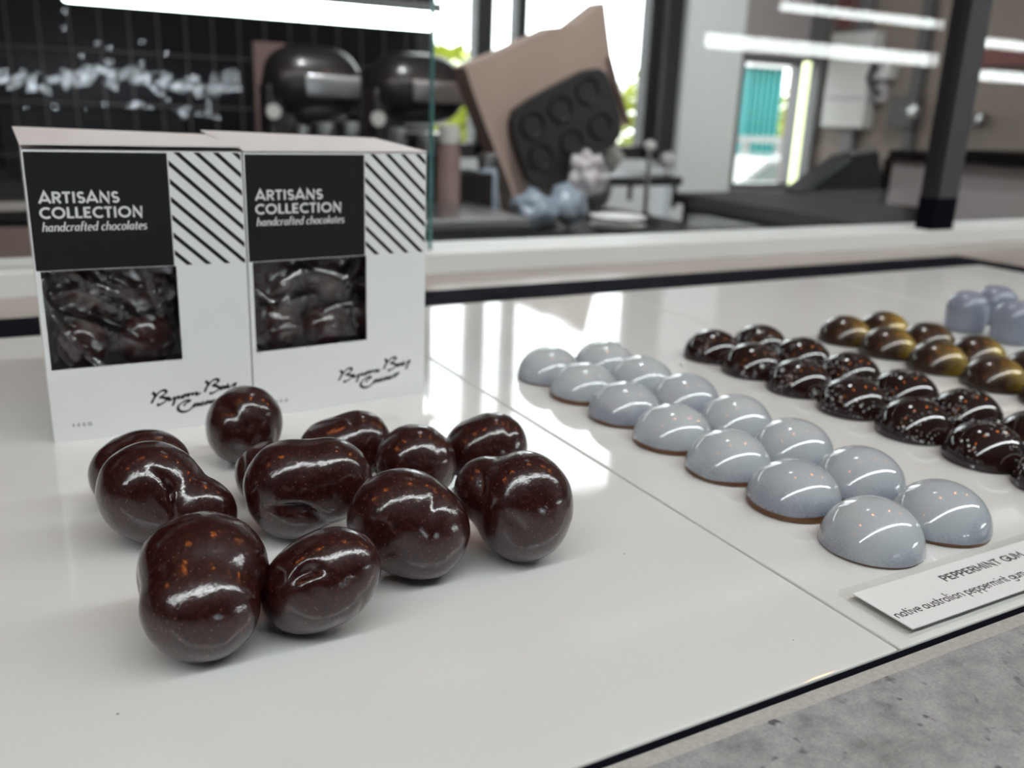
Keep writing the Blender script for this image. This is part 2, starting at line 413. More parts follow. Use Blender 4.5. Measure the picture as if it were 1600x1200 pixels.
# ------------------------------------------------------------------ mesh helpers
class MB:
    def __init__(s):
        s.v = []; s.f = []

    def add(s, vs, fs):
        o = len(s.v); s.v += [tuple(p) for p in vs]; s.f += [tuple(i + o for i in f) for f in fs]; return s

    def box(s, x0, x1, y0, y1, z0, z1, bev=0.0):
        if bev <= 0:
            return s.add([(x0, y0, z0), (x1, y0, z0), (x1, y1, z0), (x0, y1, z0), (x0, y0, z1), (x1, y0, z1), (x1, y1, z1), (x0, y1, z1)],
                         [(0, 3, 2, 1), (4, 5, 6, 7), (0, 1, 5, 4), (1, 2, 6, 5), (2, 3, 7, 6), (3, 0, 4, 7)])
        bm = bmesh.new(); bmesh.ops.create_cube(bm, size=1)
        for v in bm.verts:
            v.co = Vector(((x0 + x1) / 2 + v.co.x * (x1 - x0), (y0 + y1) / 2 + v.co.y * (y1 - y0), (z0 + z1) / 2 + v.co.z * (z1 - z0)))
        bmesh.ops.bevel(bm, geom=bm.edges[:], offset=bev, segments=3, profile=.5, affect='EDGES')
        bm.verts.index_update()
        s.add([v.co for v in bm.verts], [[v.index for v in f.verts] for f in bm.faces]); bm.free(); return s

    def tube(s, pts, r, n=12, closed_caps=True):
        pts = [Vector(p) for p in pts]; rs = r if isinstance(r, (list, tuple)) else [r] * len(pts)
        vs = []; fs = []
        for i, p in enumerate(pts):
            t = (pts[min(i + 1, len(pts) - 1)] - pts[max(i - 1, 0)]).normalized()
            a = t.cross(Vector((0, 0, 1)) if abs(t.z) < .9 else Vector((1, 0, 0))).normalized(); b = t.cross(a)
            for k in range(n):
                an = 2 * math.pi * k / n; vs.append(p + (a * math.cos(an) + b * math.sin(an)) * rs[i])
        for i in range(len(pts) - 1):
            for k in range(n):
                fs.append((i * n + k, i * n + (k + 1) % n, (i + 1) * n + (k + 1) % n, (i + 1) * n + k))
        if closed_caps:
            fs.append(tuple(range(n))[::-1]); fs.append(tuple((len(pts) - 1) * n + k for k in range(n)))
        return s.add(vs, fs)

    def lathe(s, prof, c=(0, 0, 0), n=48):
        vs = []; fs = []
        for (r, z) in prof:
            for k in range(n):
                a = 2 * math.pi * k / n; vs.append((c[0] + r * math.cos(a), c[1] + r * math.sin(a), c[2] + z))
        for i in range(len(prof) - 1):
            for k in range(n):
                fs.append((i * n + k, i * n + (k + 1) % n, (i + 1) * n + (k + 1) % n, (i + 1) * n + k))
        fs.append(tuple(range(n))[::-1]); fs.append(tuple((len(prof) - 1) * n + k for k in range(n)))
        return s.add(vs, fs)

    def prism(s, poly, y0, y1):
        """outline of (x, z) extruded from y0 to y1"""
        n = len(poly)
        vs = [(x, y0, z) for x, z in poly] + [(x, y1, z) for x, z in poly]
        fs = [tuple(range(n)), tuple(range(n, 2 * n))[::-1]] + [(i, i + n, (i + 1) % n + n, (i + 1) % n) for i in range(n)]
        return s.add(vs, fs)

    def build(s, name, mat, parent=None, smooth=False, loc=None):
        me = bpy.data.meshes.new(name); me.from_pydata([tuple(v) for v in s.v], [], s.f); me.update()
        bm = bmesh.new(); bm.from_mesh(me); bmesh.ops.recalc_face_normals(bm, faces=bm.faces); bm.to_mesh(me); bm.free()
        if smooth:
            me.polygons.foreach_set('use_smooth', [True] * len(me.polygons))
            if smooth == 'auto':
                me.set_sharp_from_angle(angle=math.radians(35))
        me.materials.append(MT[mat])
        o = bpy.data.objects.new(name, me); COL.objects.link(o)
        if parent: o.parent = parent
        if loc: o.location = loc
        return o


def tag(o, label=None, cat=None, group=None, kind=None):
    if label: o['label'] = label
    if cat: o['category'] = cat
    if group: o['group'] = group
    if kind: o['kind'] = kind
    return o


def thing(name, label, cat, loc=(0, 0, 0), rz=0, group=None):
    o = bpy.data.objects.new(name, None); COL.objects.link(o); o.empty_display_size = .01
    o.location = loc; o.rotation_euler = (0, 0, rz)
    return tag(o, label, cat, group)


def struct(o):
    o['kind'] = 'structure'; return o


def copy_tree(o, parent=None):
    c = o.copy(); COL.objects.link(c); c.parent = parent
    for ch in list(o.children): copy_tree(ch, c)
    return c


def smoothpath(pts, k=6):
    """Catmull-Rom through 2-D points"""
    p = [np.array(q, float) for q in pts]
    if len(p) < 3: return p
    p = [2 * p[0] - p[1]] + p + [2 * p[-1] - p[-2]]; out = []
    for i in range(1, len(p) - 2):
        for t in np.linspace(0, 1, k, endpoint=False):
            out.append(.5 * ((2 * p[i]) + (-p[i - 1] + p[i + 1]) * t + (2 * p[i - 1] - 5 * p[i] + 4 * p[i + 1] - p[i + 2]) * t * t + (-p[i - 1] + 3 * p[i] - 3 * p[i + 1] + p[i + 2]) * t ** 3))
    out.append(p[-2]); return out


def ribbon(mb, pts, w, depth, y, thin=None, nib=0.0, flat=False):
    """pen stroke in the x-z plane at depth y; with thin set, width follows the pen direction; flat=True lays it in x-y at height y"""
    pts = [np.array(p, float) for p in pts]
    L = []; R = []
    for i, p in enumerate(pts):
        t = pts[min(i + 1, len(pts) - 1)] - pts[max(i - 1, 0)]
        n = np.linalg.norm(t)
        t = t / n if n > 0 else np.array([1., 0])
        nn = np.array([-t[1], t[0]])
        ww = w
        if thin is not None:
            ww = thin + (w - thin) * abs(math.sin(math.atan2(t[1], t[0]) - nib))
        # miter
        if 0 < i < len(pts) - 1:
            a = pts[i] - pts[i - 1]; b = pts[i + 1] - pts[i]
            a = a / (np.linalg.norm(a) + 1e-12); b = b / (np.linalg.norm(b) + 1e-12)
            c = max(.45, math.sqrt(max(0, (1 + a @ b) / 2))); ww = ww / c
        L.append(p + nn * ww / 2); R.append(p - nn * ww / 2)
    n = len(pts); d = depth
    if flat:
        vs = [(q[0], q[1], y + d) for q in L] + [(q[0], q[1], y + d) for q in R] + [(q[0], q[1], y) for q in L] + [(q[0], q[1], y) for q in R]
    else:
        vs = [(q[0], y - d, q[1]) for q in L] + [(q[0], y - d, q[1]) for q in R] + [(q[0], y, q[1]) for q in L] + [(q[0], y, q[1]) for q in R]
    fs = []
    for i in range(n - 1):
        fs += [(i, i + 1, n + i + 1, n + i), (2 * n + i, 3 * n + i, 3 * n + i + 1, 2 * n + i + 1), (i, 2 * n + i, 2 * n + i + 1, i + 1), (n + i, n + i + 1, 3 * n + i + 1, 3 * n + i)]
    fs += [(0, n, 3 * n, 2 * n), (n - 1, 3 * n - 1, 4 * n - 1, 2 * n - 1)]
    mb.add(vs, fs)


def arc(cx, cz, rx, rz, a0, a1, n=14):
    return [(cx + rx * math.cos(math.radians(a0 + (a1 - a0) * i / n)), cz + rz * math.sin(math.radians(a0 + (a1 - a0) * i / n))) for i in range(n + 1)]


# geometric capitals, cap height 1: (width, strokes)
CAPS = {
    'A': (.86, [[(.05, 0), (.43, .98), (.81, 0)], [(.18, .27), (.68, .27)]]),
    'R': (.66, [[(.11, 0), (.11, 1)], [(.11, .91)] + arc(.33, .69, .22, .22, 90, -90) + [(.11, .47)], [(.32, .46), (.58, 0)]]),
    'T': (.60, [[(.30, 0), (.30, 1)], [(.02, .91), (.58, .91)]]),
    'I': (.30, [[(.15, 0), (.15, 1)]]),
    'S': (.60, [arc(.30, .72, .19, .19, 25, 200, 10) + arc(.31, .27, .21, .20, 110, -150, 14)]),
    'N': (.82, [[(.12, 0), (.12, .95), (.70, .05), (.70, 1)]]),
    'C': (.80, [arc(.50, .5, .40, .42, 50, 310, 20)]),
    'O': (1.0, [arc(.5, .5, .40, .42, 0, 360, 28)]),
    'L': (.54, [[(.12, 1), (.12, .09), (.52, .09)]]),
    'E': (.60, [[(.54, .91), (.12, .91), (.12, .09), (.55, .09)], [(.12, .5), (.48, .5)]]),
    'P': (.58, [[(.10, 0), (.10, 1)], [(.10, .93)] + arc(.29, .69, .22, .24, 90, -90) + [(.10, .45)]]),
    'M': (.86, [[(.10, 0), (.13, .96), (.43, .28), (.73, .96), (.76, 0)]]),
    'G': (.76, [arc(.46, .5, .36, .44, 48, 340, 20) + [(.80, .46), (.50, .46)]]),
    'U': (.70, [[(.10, 1), (.10, .35)] + arc(.35, .33, .25, .27, 180, 360) + [(.60, 1)]]),
    '1': (.45, [[(.08, .8), (.25, .98), (.25, 0)]]),
    '4': (.62, [[(.45, 0), (.45, .98), (.05, .28), (.60, .28)]]),
    '0': (.66, [arc(.33, .5, .25, .45, 0, 360, 20)]),
    ' ': (.34, []),
}
# lower case, x-height .5, ascender 1, descender -.3
LOW = {
    'a': (.52, [arc(.23, .25, .155, .22, 50, 310, 16), [(.40, .5), (.40, 0)]]),
    'b': (.50, [[(.1, 1), (.1, 0)], arc(.27, .25, .17, .23, 0, 360, 18)]),
    'c': (.42, [arc(.25, .25, .18, .24, 50, 315, 16)]),
    'd': (.52, [arc(.23, .25, .155, .22, 45, 315, 16), [(.42, 1), (.42, 0)]]),
    'e': (.46, [[(.07, .26), (.41, .27)] + arc(.24, .25, .17, .24, 10, 310, 18)]),
    'f': (.32, [[(.12, -.02), (.14, .8)] + arc(.26, .84, .12, .13, 180, 40, 8), [(.02, .48), (.28, .48)]]),
    'g': (.50, [arc(.24, .25, .18, .22, 0, 360, 18), [(.42, .5), (.42, -.1)] + arc(.24, -.12, .18, .16, 0, -160, 10)]),
    'h': (.52, [[(.1, 1), (.1, 0)], [(.1, .3)] + arc(.27, .31, .16, .18, 170, 0, 10) + [(.43, .06), (.49, .01)]]),
    'i': (.22, [[(.1, .5), (.1, 0)], [(.1, .66), (.1, .76)]]),
    'l': (.22, [[(.1, 1), (.1, .06), (.16, .01)]]),
    'm': (.78, [[(.1, .5), (.1, 0)], [(.1, .3)] + arc(.24, .33, .13, .16, 170, 0, 8) + [(.37, 0)], [(.37, .3)] + arc(.51, .33, .13, .16, 170, 0, 8) + [(.64, .05), (.7, .01)]]),
    'n': (.52, [[(.1, .5), (.1, 0)], [(.1, .3)] + arc(.27, .31, .16, .18, 170, 0, 10) + [(.43, .06), (.49, .01)]]),
    'o': (.50, [arc(.25, .25, .18, .24, 0, 360, 20)]),
    'p': (.52, [[(.1, .5), (.1, -.32)], arc(.28, .25, .17, .23, 0, 360, 18)]),
    'r': (.36, [[(.1, .5), (.1, 0)], [(.1, .28)] + arc(.25, .33, .14, .16, 170, 50, 7)]),
    's': (.40, [arc(.20, .37, .12, .12, 30, 210, 8) + arc(.20, .13, .14, .13, 100, -150, 10)]),
    't': (.32, [[(.13, .78), (.13, .1), (.2, .01), (.28, .04)], [(.02, .48), (.27, .48)]]),
    'u': (.52, [[(.1, .5), (.1, .18)] + arc(.25, .18, .15, .17, 180, 330, 8) + [(.42, .2)], [(.42, .5), (.42, 0)]]),
    'v': (.44, [[(.04, .5), (.21, .02), (.40, .5)]]),
    ' ': (.26, []),
}


def letters(mb, text, font, x0, z0, x1, height, w, y, depth=.00006, shear=0.0, thin=None, nib=0.0, track=0.0, flat=False, xh=None):
    """lays the text between x0 and x1 on baseline z0"""
    tot = sum(font[c][0] + track for c in text) - track
    sx = (x1 - x0) / tot; cur = 0
    for c in text:
        wd, strokes = font[c]
        for st in strokes:
            if xh: st = [(a, b * xh / .5 if b <= .5 else xh + (b - .5) * (1 - xh) / .5) for a, b in st]
            pts = [(x0 + (cur + px) * sx + shear * pz * height, z0 + pz * height) for px, pz in st]
            ribbon(mb, pts, w, depth, y, thin, nib, flat)
        cur += wd + track


# ------------------------------------------------------------------ room shell
FZ, CZ = -.95, 1.75
XL, XR, YB, YF = -2.6, 3.1, -3.6, 3.0
WT = .12
XH = 7.6        # the customer side is wider than the kitchen
m = MB().box(XL - WT, XR + WT, .7, YF + WT, FZ - .1, FZ); m.box(XL - WT, XH + WT, YB - WT, .7, FZ - .1, FZ)
struct(m.build('floor', 'floor'))
m = MB().box(XL - WT, XR + WT, .7, YF + WT, CZ, CZ + .1); m.box(XL - WT, XH + WT, YB - WT, .7, CZ, CZ + .1)
struct(m.build('ceiling', 'ceil'))
struct(MB().box(XL - WT, XL, YB, YF, FZ, CZ).build('wall_left', 'darkwall'))
struct(MB().box(XR, XR + WT, .7, YF + WT, FZ, CZ).build('wall_right', 'brownwall'))
struct(MB().box(XR + WT, XH, .58, .7, FZ, CZ).build('wall_divider', 'greywall'))
struct(MB().box(XH, XH + WT, YB, .7, FZ, CZ).build('wall_side', 'darkwall'))
struct(MB().box(XL, XH, YB - WT, YB, FZ, CZ).build('wall_front', 'darkwall'))
# tiled partition on the left, nearer than the window wall
XT = 1.02   # its right end
struct(MB().box(XL, XT, 2.4, 2.5, FZ, CZ).build('wall_tiled', 'blackwall'))
struct(MB().box(XT - .1, XT, 2.5, YF, FZ, CZ).build('wall_return', 'darkwall'))
# far wall: window 1, white column, window 2, grey corner
YW = YF
xa, xb, xc, xd, xe, xf = [v * YW for v in (.40, .765, .79, .885, .905, 1.035)]
z1b, z2b, z2t = -.07, .12 - .105 * YW, .12 + .078 * YW
m = MB(); m.box(XT, xb, YW, YW + WT, FZ, z1b); m.box(XT, xb, YW, YW + WT, 1.55, CZ)
m.box(xc, xd, YW - .06, YW + WT, FZ, CZ)
m.box(xb, xc, YW, YW + WT, FZ, z1b); m.box(xb, xc, YW, YW + WT, 1.55, CZ)
struct(m.build('wall_back', 'whitewall'))
m = MB(); m.box(xd, XR, YW, YW + WT, FZ, z2b); m.box(xd, XR, YW, YW + WT, z2t, CZ)
struct(m.build('wall_corner', 'pinkgrey'))
w1 = struct(MB().box(XT, xb, YW + .05, YW + .056, z1b, 1.55).build('window_1', 'winglass'))
m = MB()
for xx in (1.30, 1.53, 1.69, 2.27):
    m.box(xx - .02, xx + (.045 if xx != 1.69 else .02), YW + .02, YW + .08, z1b, 1.55)
m.box(XT, xb, YW + .02, YW + .08, z1b, z1b + .05); m.box(XT, xb, YW + .02, YW + .08, 1.5, 1.55)
m.build('window_frame', 'frame', w1)
m = MB().box(xb, xc, YW - .03, YW + .09, z1b, 1.55); m.build('frame_post', 'frame', w1)
w2 = struct(MB().box(xd, XR, YW + .05, YW + .056, z2b, z2t).build('window_2', 'winglass'))
m = MB(); m.box(xd, xe, YW - .02, YW + .08, z2b, z2t); m.box(xf - .03, XR, YW - .02, YW + .08, z2b, z2t)
m.box(xe, xf, YW, YW + .08, z2b, z2b + .03); m.box(xe, xf, YW, YW + .08, z2t - .03, z2t)
m.build('window_frame', 'greyframe', w2)
# pilasters on the brown side wall
for i, (y0, y1, mt) in enumerate(((2.92, 3.0, 'greyframe'), (2.70, 2.76, 'greyframe'), (2.42, 2.46, 'darkwall'))):
    struct(MB().box(XR - .03, XR, y0, y1, FZ, CZ).build('trim_%d' % (i + 1), mt))

# ------------------------------------------------------------------ outdoors
struct(MB().box(-6, 30, YF + WT, 30, FZ - .25, FZ - .15).build('ground', 'paving'))


def shrub(name, label, c, r, h, n, seed, trunk=True):
    t = thing(name, label, 'tree' if trunk else 'shrub', c, 0)
    R = random.Random(seed); m = MB()
    for _ in range(n):
        d = Vector((R.gauss(0, 1), R.gauss(0, 1), R.gauss(0, 1))).normalized() * (R.random() ** .4)
        p = Vector((d.x * r, d.y * r, h + d.z * r * .9)); a = R.random() * 6.28; b = R.uniform(-1, 1); s = R.uniform(.05, .1)
        u = Vector((math.cos(a), math.sin(a), b)).normalized() * s; v = u.cross(Vector((R.random(), R.random(), 1))).normalized() * s * .5
        m.add([p - u, p + v, p + u, p - v], [(0, 1, 2, 3)])
    m.build('foliage', 'leaf', t)
    m = MB().tube([(0, 0, 0), (.02, .01, h * .5), (0, 0, h)], [.07, .05, .03]); m.build('trunk' if trunk else 'stem', 'bark', t)
    return t


gz = FZ - .15
shrub('leafy_tree', 'yellow-green tree outside, seen above the right mixer', (.455 * 5.6, 5.6, gz), .5, 1.12, 1100, 1)
shrub('leafy_tree', 'yellow-green tree outside, beside the dark window post', (.775 * 10.2, 10.2, gz), .8, 1.1, 1500, 2)
shrub('leafy_tree', 'sparse tree outside the small right window', (1.02 * 10.4, 10.8, gz), .7, 1.0, 800, 3)
tag(MB().box(5.2, 11, 5.0, 7.6, gz, gz + .06).build('lawn', 'grass'), 'green lawn outside the small right window', 'lawn', kind='structure')
# teal shed
a = at(1158, 205, 8.0); b = at(1222, 108, 8.0)
t = thing('garden_shed', 'teal shed outside the small right window', 'shed', (0, 0, 0))
MB().box(a.x, b.x, 8, 9.2, gz + .3, b.z).build('shed_wall', 'teal', t)
m = MB()
for i in range(7):
    xx = a.x + (b.x - a.x) * i / 6; m.box(xx - .015, xx + .015, 7.97, 8.0, gz + .3, b.z)
m.build('batten', 'teal', t)
MB().prism([(a.x - .08, b.z), (b.x + .08, b.z), (b.x - .1, b.z + .12), (a.x + .1, b.z + .12)], 7.9, 9.3).build('roof', 'cloth', t)
MB().box(a.x, b.x, 8.05, 9.1, gz, gz + .3).build('plinth', 'paving', t)
# white rail fence
t = thing('rail_fence', 'white rail fence in front of the teal shed', 'fence', (0, 0, 0))
r0 = at(1140, 217, 6.9); r1 = at(1270, 221, 6.9)
m = MB().box(r0.x - .3, r1.x + .6, 6.88, 6.92, r0.z - .03, r0.z + .03); m.build('rail', 'carwhite', t)
for i in range(4):
    xx = r0.x - .2 + i * .45; MB().box(xx - .03, xx + .03, 6.92, 6.98, gz, r0.z + .03).build('post', 'carwhite', t)
# parked white car
t = thing('parked_car', 'white car parked beyond the small right window', 'car', (0, 0, 0))
ca = at(1128, 285, 5.6); cb = at(1262, 248, 5.6)
cw = 1.75; L0 = ca.x - .5; zb = gz + .18
prof = [(0, .02), (.0, .42), (.12, .52), (.62, .60), (.95, .86), (1.75, .88), (2.15, .60), (2.55, .54), (2.62, .3), (2.58, .02)]
k = (cb.z - zb) / .88
MB().prism([(L0 + x, zb + z * k) for x, z in prof], 5.6, 5.6 + cw * .6).build('body', 'carwhite', t, smooth='auto')
MB().prism([(L0 + x, zb + z * k) for x, z in ((.75, .62), (1.0, .82), (1.7, .83), (2.0, .62))], 5.585, 5.6).build('side_window', 'carglass', t)
for x in (.55, 2.05):
    m = MB(); m.tube([(L0 + x, 5.58, gz + .2), (L0 + x, 5.75, gz + .2)], .2, 24); m.build('wheel', 'rubber', t)

# ------------------------------------------------------------------ display counter
XE = 1.6
X0, X1 = -.45, 1.25
YR0, YR1 = .1165, .543      # recess
m = MB()
# concrete slab in front: top, chamfer facing the recess
m.add([(X0, -.32, 0), (X1, -.32, 0), (X1, .1118, 0), (X0, .1118, 0), (X0, -.32, -.05), (X1, -.32, -.05), (X1, .1165, -.05), (X0, .1165, -.05)],
      [(0, 1, 2, 3), (4, 7, 6, 5), (0, 4, 5, 1)])
# rough line where the top meets the polished edge
n = 240; o = len(m.v); top = []; mid = []; low = []
for i in range(n + 1):
    x = X0 + (X1 - X0) * i / n
    j = noise.noise(Vector((x * 90, 0, 0))) * .00045 + noise.noise(Vector((x * 400, 3, 0))) * .0002
    top.append((x, .1118, 0)); mid.append((x, .1124 + j, -.0001)); low.append((x, .1165, -.0006))
m.v += top + mid
for i in range(n):
    m.f.append((o + i, o + i + 1, o + n + 1 + i + 1, o + n + 1 + i))
slab = m.build('concrete_counter', 'concrete')
tag(slab, 'grey mottled concrete countertop along the front of the display', 'countertop')
m = MB(); m.v = mid + low + [(x, y, -.05) for x, y, z in low]
for i in range(n):
    m.f.append((i, i + 1, n + 1 + i + 1, n + 1 + i)); m.f.append((n + 1 + i, n + 2 + i, 2 * n + 3 + i, 2 * n + 2 + i))
e = m.build('ground_edge', 'strip', slab); e['label'] = 'paler ground edge'
body = tag(MB().box(X0, X1, -.28, .66, FZ, -.05).build('storage_counter', 'pinkgrey'), 'boxy base cabinet carrying the display counter', 'counter')
# black recess frame
fr = MB()
fr.box(X0, .78, .1165, .1182, -.05, -.0004)
fr.box(X0, .78, .1182, .5025, -.05, -.0075)
fr.box(X0, .78, .5025, .543, -.05, .0006)
fr.box(.7545, .782, .1182, .5025, -.05, .0006)
tag(fr.build('metal_tray', 'blacktrim'), 'black metal tray frame around the white display panels', 'tray')
# white panels
xs = [-.30, .1755, .3595, .5535, .754]
labs = ['wide white glossy panel under the two cartons and dark chocolates',
        'white glossy panel under the pale blue and white-speckled bonbons',
        'white glossy panel under the gold bonbons',
        'white glossy panel at the far right end of the display']
for i in range(4):
    p = MB().box(xs[i] + .0004, xs[i + 1] - .0004, .1186, .502, -.007, 0, bev=.0005).build('acrylic_sheet', 'tile')
    tag(p, labs[i], 'sheet', 'white display panels')
# rear stone and upstand
tag(MB().box(X0, X1 + .4, .543, .6025, -.05, -.0002).build('rear_counter', 'bench'), 'polished taupe stone strip behind the black frame', 'countertop')
tag(MB().box(.782, X1 + .4, .1165, .543, -.05, -.0002).build('side_counter', 'bench'), 'polished taupe stone to the right of the black frame', 'countertop')
tag(MB().box(X0 - .6, X1 + .9, .603, .66, -.05, .0142, bev=.001).build('stone_upstand', 'ledge'), 'pale stone upstand at the foot of the glass screen', 'ledge')

# glass screen
GY = .62
GH = .62
for i, (x0, x1) in enumerate(((-.9, .277), (.2795, .814), (.856, 1.9))):
    g = thing('glass_screen', ['left glass pane behind the cartons, ending at the teal edge', 'middle glass pane between the teal edge and the black post', 'right glass pane beyond the black post'][i], 'glass screen', (0, 0, 0), 0, 'glass screen panes')
    MB().box(x0 + .0004, x1 - .0004, GY, GY + .006, .0142, GH).build('pane', 'glass', g)
    if i < 1:
        xe_ = x1 if i == 0 else x0
        MB().box(*((xe_ - .0004, xe_ + .0003) if i == 0 else (xe_ - .0003, xe_ + .0004)), GY, GY + .006, .0142, GH).build('polished_edge', 'glassedge', g)
post = thing('screen_post', 'black square post holding the glass screen', 'post', (.838, GY, .0142))
MB().box(-.0165, .0175, -.010, .006, 0, .62, bev=.001).build('post_body', 'frame', post)
MB().box(-.0125, .0172, -.0135, -.010, .032, .62).build('post_cover', 'coverstrip', post)['label'] = 'grey satin cover strip'
MB().box(-.0167, .0177, -.0138, .0065, 0, .032, bev=.001).build('post_foot', 'blacktrim', post)

# ------------------------------------------------------------------ lamps
def linear_lamp(name, label, p0, p1, w, h, mat, up=CZ, group=None, wire=True):
    p0 = Vector(p0); p1 = Vector(p1); mid = (p0 + p1) / 2; L = (p1 - p0).length; a = math.atan2(p1.y - p0.y, p1.x - p0.x)
    t = thing(name, label, 'light', mid, a, group)
    MB().box(-L / 2, L / 2, -w / 2, w / 2, -h / 2, h / 2, bev=min(w, h) * .3).build('diffuser', mat, t, smooth='auto')
    MB().box(-L / 2, L / 2, -w * .4, w * .4, h / 2, h / 2 + .008).build('housing', 'alu', t)
    if wire:
        for s in (-.42, .42):
            MB().tube([(s * L, 0, h / 2 + .006), (s * L, 0, up - mid.z)], .0006, 6).build('suspension_wire', 'alu', t)
    return t


linear_lamp('linear_lamp', 'long white LED strip light overhead above the front counter', (-2.3, -.36, 1.12), (3.0, -.36, 1.12), .075, .02, 'led')
linear_lamp('linear_lamp', 'thick white bar added behind the glass above the cartons, standing for a lamp reflection', (.06, .85, .1925), (.385, .85, .1905), .012, .0165, 'ledb')  # bar added here to imitate a lamp's reflection in the left pane
# bars hanging in the hall behind the camera; the glass screen mirrors them
YH = 4.14
def hall_lamp(label, a, b, h, YH=4.14):
    h *= YH / 4.14; p, q = at(*a, YH), at(*b, YH); z = (p.z + q.z) / 2
    linear_lamp('linear_lamp', label, (p.x, 2 * GY - YH, p.z), (q.x, 2 * GY - YH, q.z), .03, h, 'ledr', group='LED bars in the hall, mirrored in the glass')
hall_lamp('longest, lower LED bar mirrored left of the black post', (1106, 57.5), (1494, 101.5), .072)
hall_lamp('upper LED bar mirrored left of the black post', (1222, 8), (1500, 43), .046, 4.5)
hall_lamp('upper LED bar mirrored to the right of the black post', (1538, 64), (1690, 84), .052, 4.5)
hall_lamp('lower LED bar mirrored to the right of the black post', (1528, 116), (1690, 130), .062)
v = at(1249, 200, 2.6)
t = thing('vertical_led_strip', 'dotted vertical LED strip in front of the small right window', 'light', (v.x, 2.6, -.19))
MB().box(-.014, .014, -.006, .006, 0, .5).build('diffuser', 'ledc', t)
m = MB()
for i in range(60): m.box(-.0145, .0145, -.0085, -.006, i * .0083, i * .0083 + .0022)
m.build('divider_bar', 'alu', t)
MB().box(-.06, .06, -.05, .05, -.012, 0).build('foot', 'graphite', t)
# unseen glowing dots added behind the camera, so the glass mirrors them as sparkles
RL = random.Random(5); m = MB()
def glint(px, py):
    q = at(px, py, 2 * .62 + 3.45); r = .0075
    o_ = Vector((q.x, -3.45, q.z))
    vs = [o_ + Vector(d) * r for d in ((1, 0, 0), (-1, 0, 0), (0, 1, 0), (0, -1, 0), (0, 0, 1), (0, 0, -1))]
    m.add(vs, [(0, 2, 4), (2, 1, 4), (1, 3, 4), (3, 0, 4), (2, 0, 5), (1, 2, 5), (3, 1, 5), (0, 3, 5)])
for i in range(230):
    px = RL.uniform(-8, 375); c = 120 + 8 * math.sin(px / 38) + px * .012
    glint(px, c + RL.gauss(0, 9) + (4 if px > 230 else 0))
for cx_, cy_, n_, s_ in ((92, 178, 16, 8), (180, 188, 20, 9), (165, 172, 8, 5), (238, 180, 20, 8), (285, 178, 9, 6), (8, 178, 6, 7), (325, 180, 6, 6), (212, 165, 10, 5), (200, 205, 5, 5), (45, 172, 2, 4), (138, 173, 2, 4)):
    for _ in range(n_): glint(cx_ + RL.gauss(0, s_), cy_ + RL.gauss(0, s_ * .8))
for _ in range(7): glint(RL.uniform(0, 320), RL.uniform(15, 90))
tag(m.build('glint_dots', 'glint'), 'glowing dots added behind the camera to sparkle in the left glass pane', 'lights', kind='stuff')
# unseen lamps added over the kitchen to brighten the column and kraft bag
def brightener(label, loc, aim, watts, size):
    loc = Vector(loc); d = (Vector(aim) - loc).normalized()
    t = thing('fill_lamp', label, 'light', (loc.x, loc.y, CZ), 0, 'added kitchen fill lamps')
    q = d.to_track_quat('-Z', 'Y')
    c = MB().lathe([(size * .3, .16), (size * .5, .14), (size * .62, .0), (size * .62, -.01)], n=28).build('lamp_head', 'graphite', t, smooth='auto')
    c.rotation_mode = 'QUATERNION'; c.rotation_quaternion = q; c.location = (0, 0, loc.z - CZ)
    MB().tube([(0, 0, 0), -d * .10 + Vector((0, 0, loc.z - CZ))], .008, 10).build('arm', 'graphite', t)
    ld = bpy.data.lights.new('fill_glow', 'AREA'); ld.shape = 'DISK'; ld.size = size; ld.energy = watts; ld.spread = math.radians(110); ld.color = (.95, .98, 1.0)
    lo = bpy.data.objects.new('fill_glow', ld); COL.objects.link(lo); lo.parent = t; lo.rotation_mode = 'QUATERNION'; lo.rotation_quaternion = q
    lo.location = Vector((0, 0, loc.z - CZ)) + d * .012
    return t
brightener('spotlight added unseen overhead to brighten the white column', (1.9, 1.45, 1.5), (2.5, 3.0, .3), 6.5, .14)
brightener('spotlight added unseen overhead to brighten the kraft bag', (.60, .84, 1.45), (.85, 1.42, .1), 6, .14)
# warm pendant bulbs overhead
bulbs = [(-1.12, .38), (-.36, .34), (.33, .33), (1.06, .37), (1.83, .38)]
bl = ['leftmost', 'second from left', 'middle', 'second from right', 'rightmost']
for i, (x, y) in enumerate(bulbs):
    t = thing('pendant_bulb', bl[i] + ' of the bare warm pendant bulbs above the display', 'light', (x, y, 1.0), 0, 'warm pendant bulbs')
    MB().lathe([(.003, -.024), (.012, -.019), (.018, -.006), (.018, .004), (.014, .017), (.010, .03), (.009, .04)], n=20).build('bulb', 'bulb', t, smooth=True)
    MB().lathe([(.013, .04), (.016, .045), (.016, .085), (.006, .1)], n=20).build('socket', 'darksteel', t, smooth='auto')
    MB().tube([(0, 0, .095), (0, 0, CZ - 1.0)], .0015, 6).build('cable', 'rubber', t)


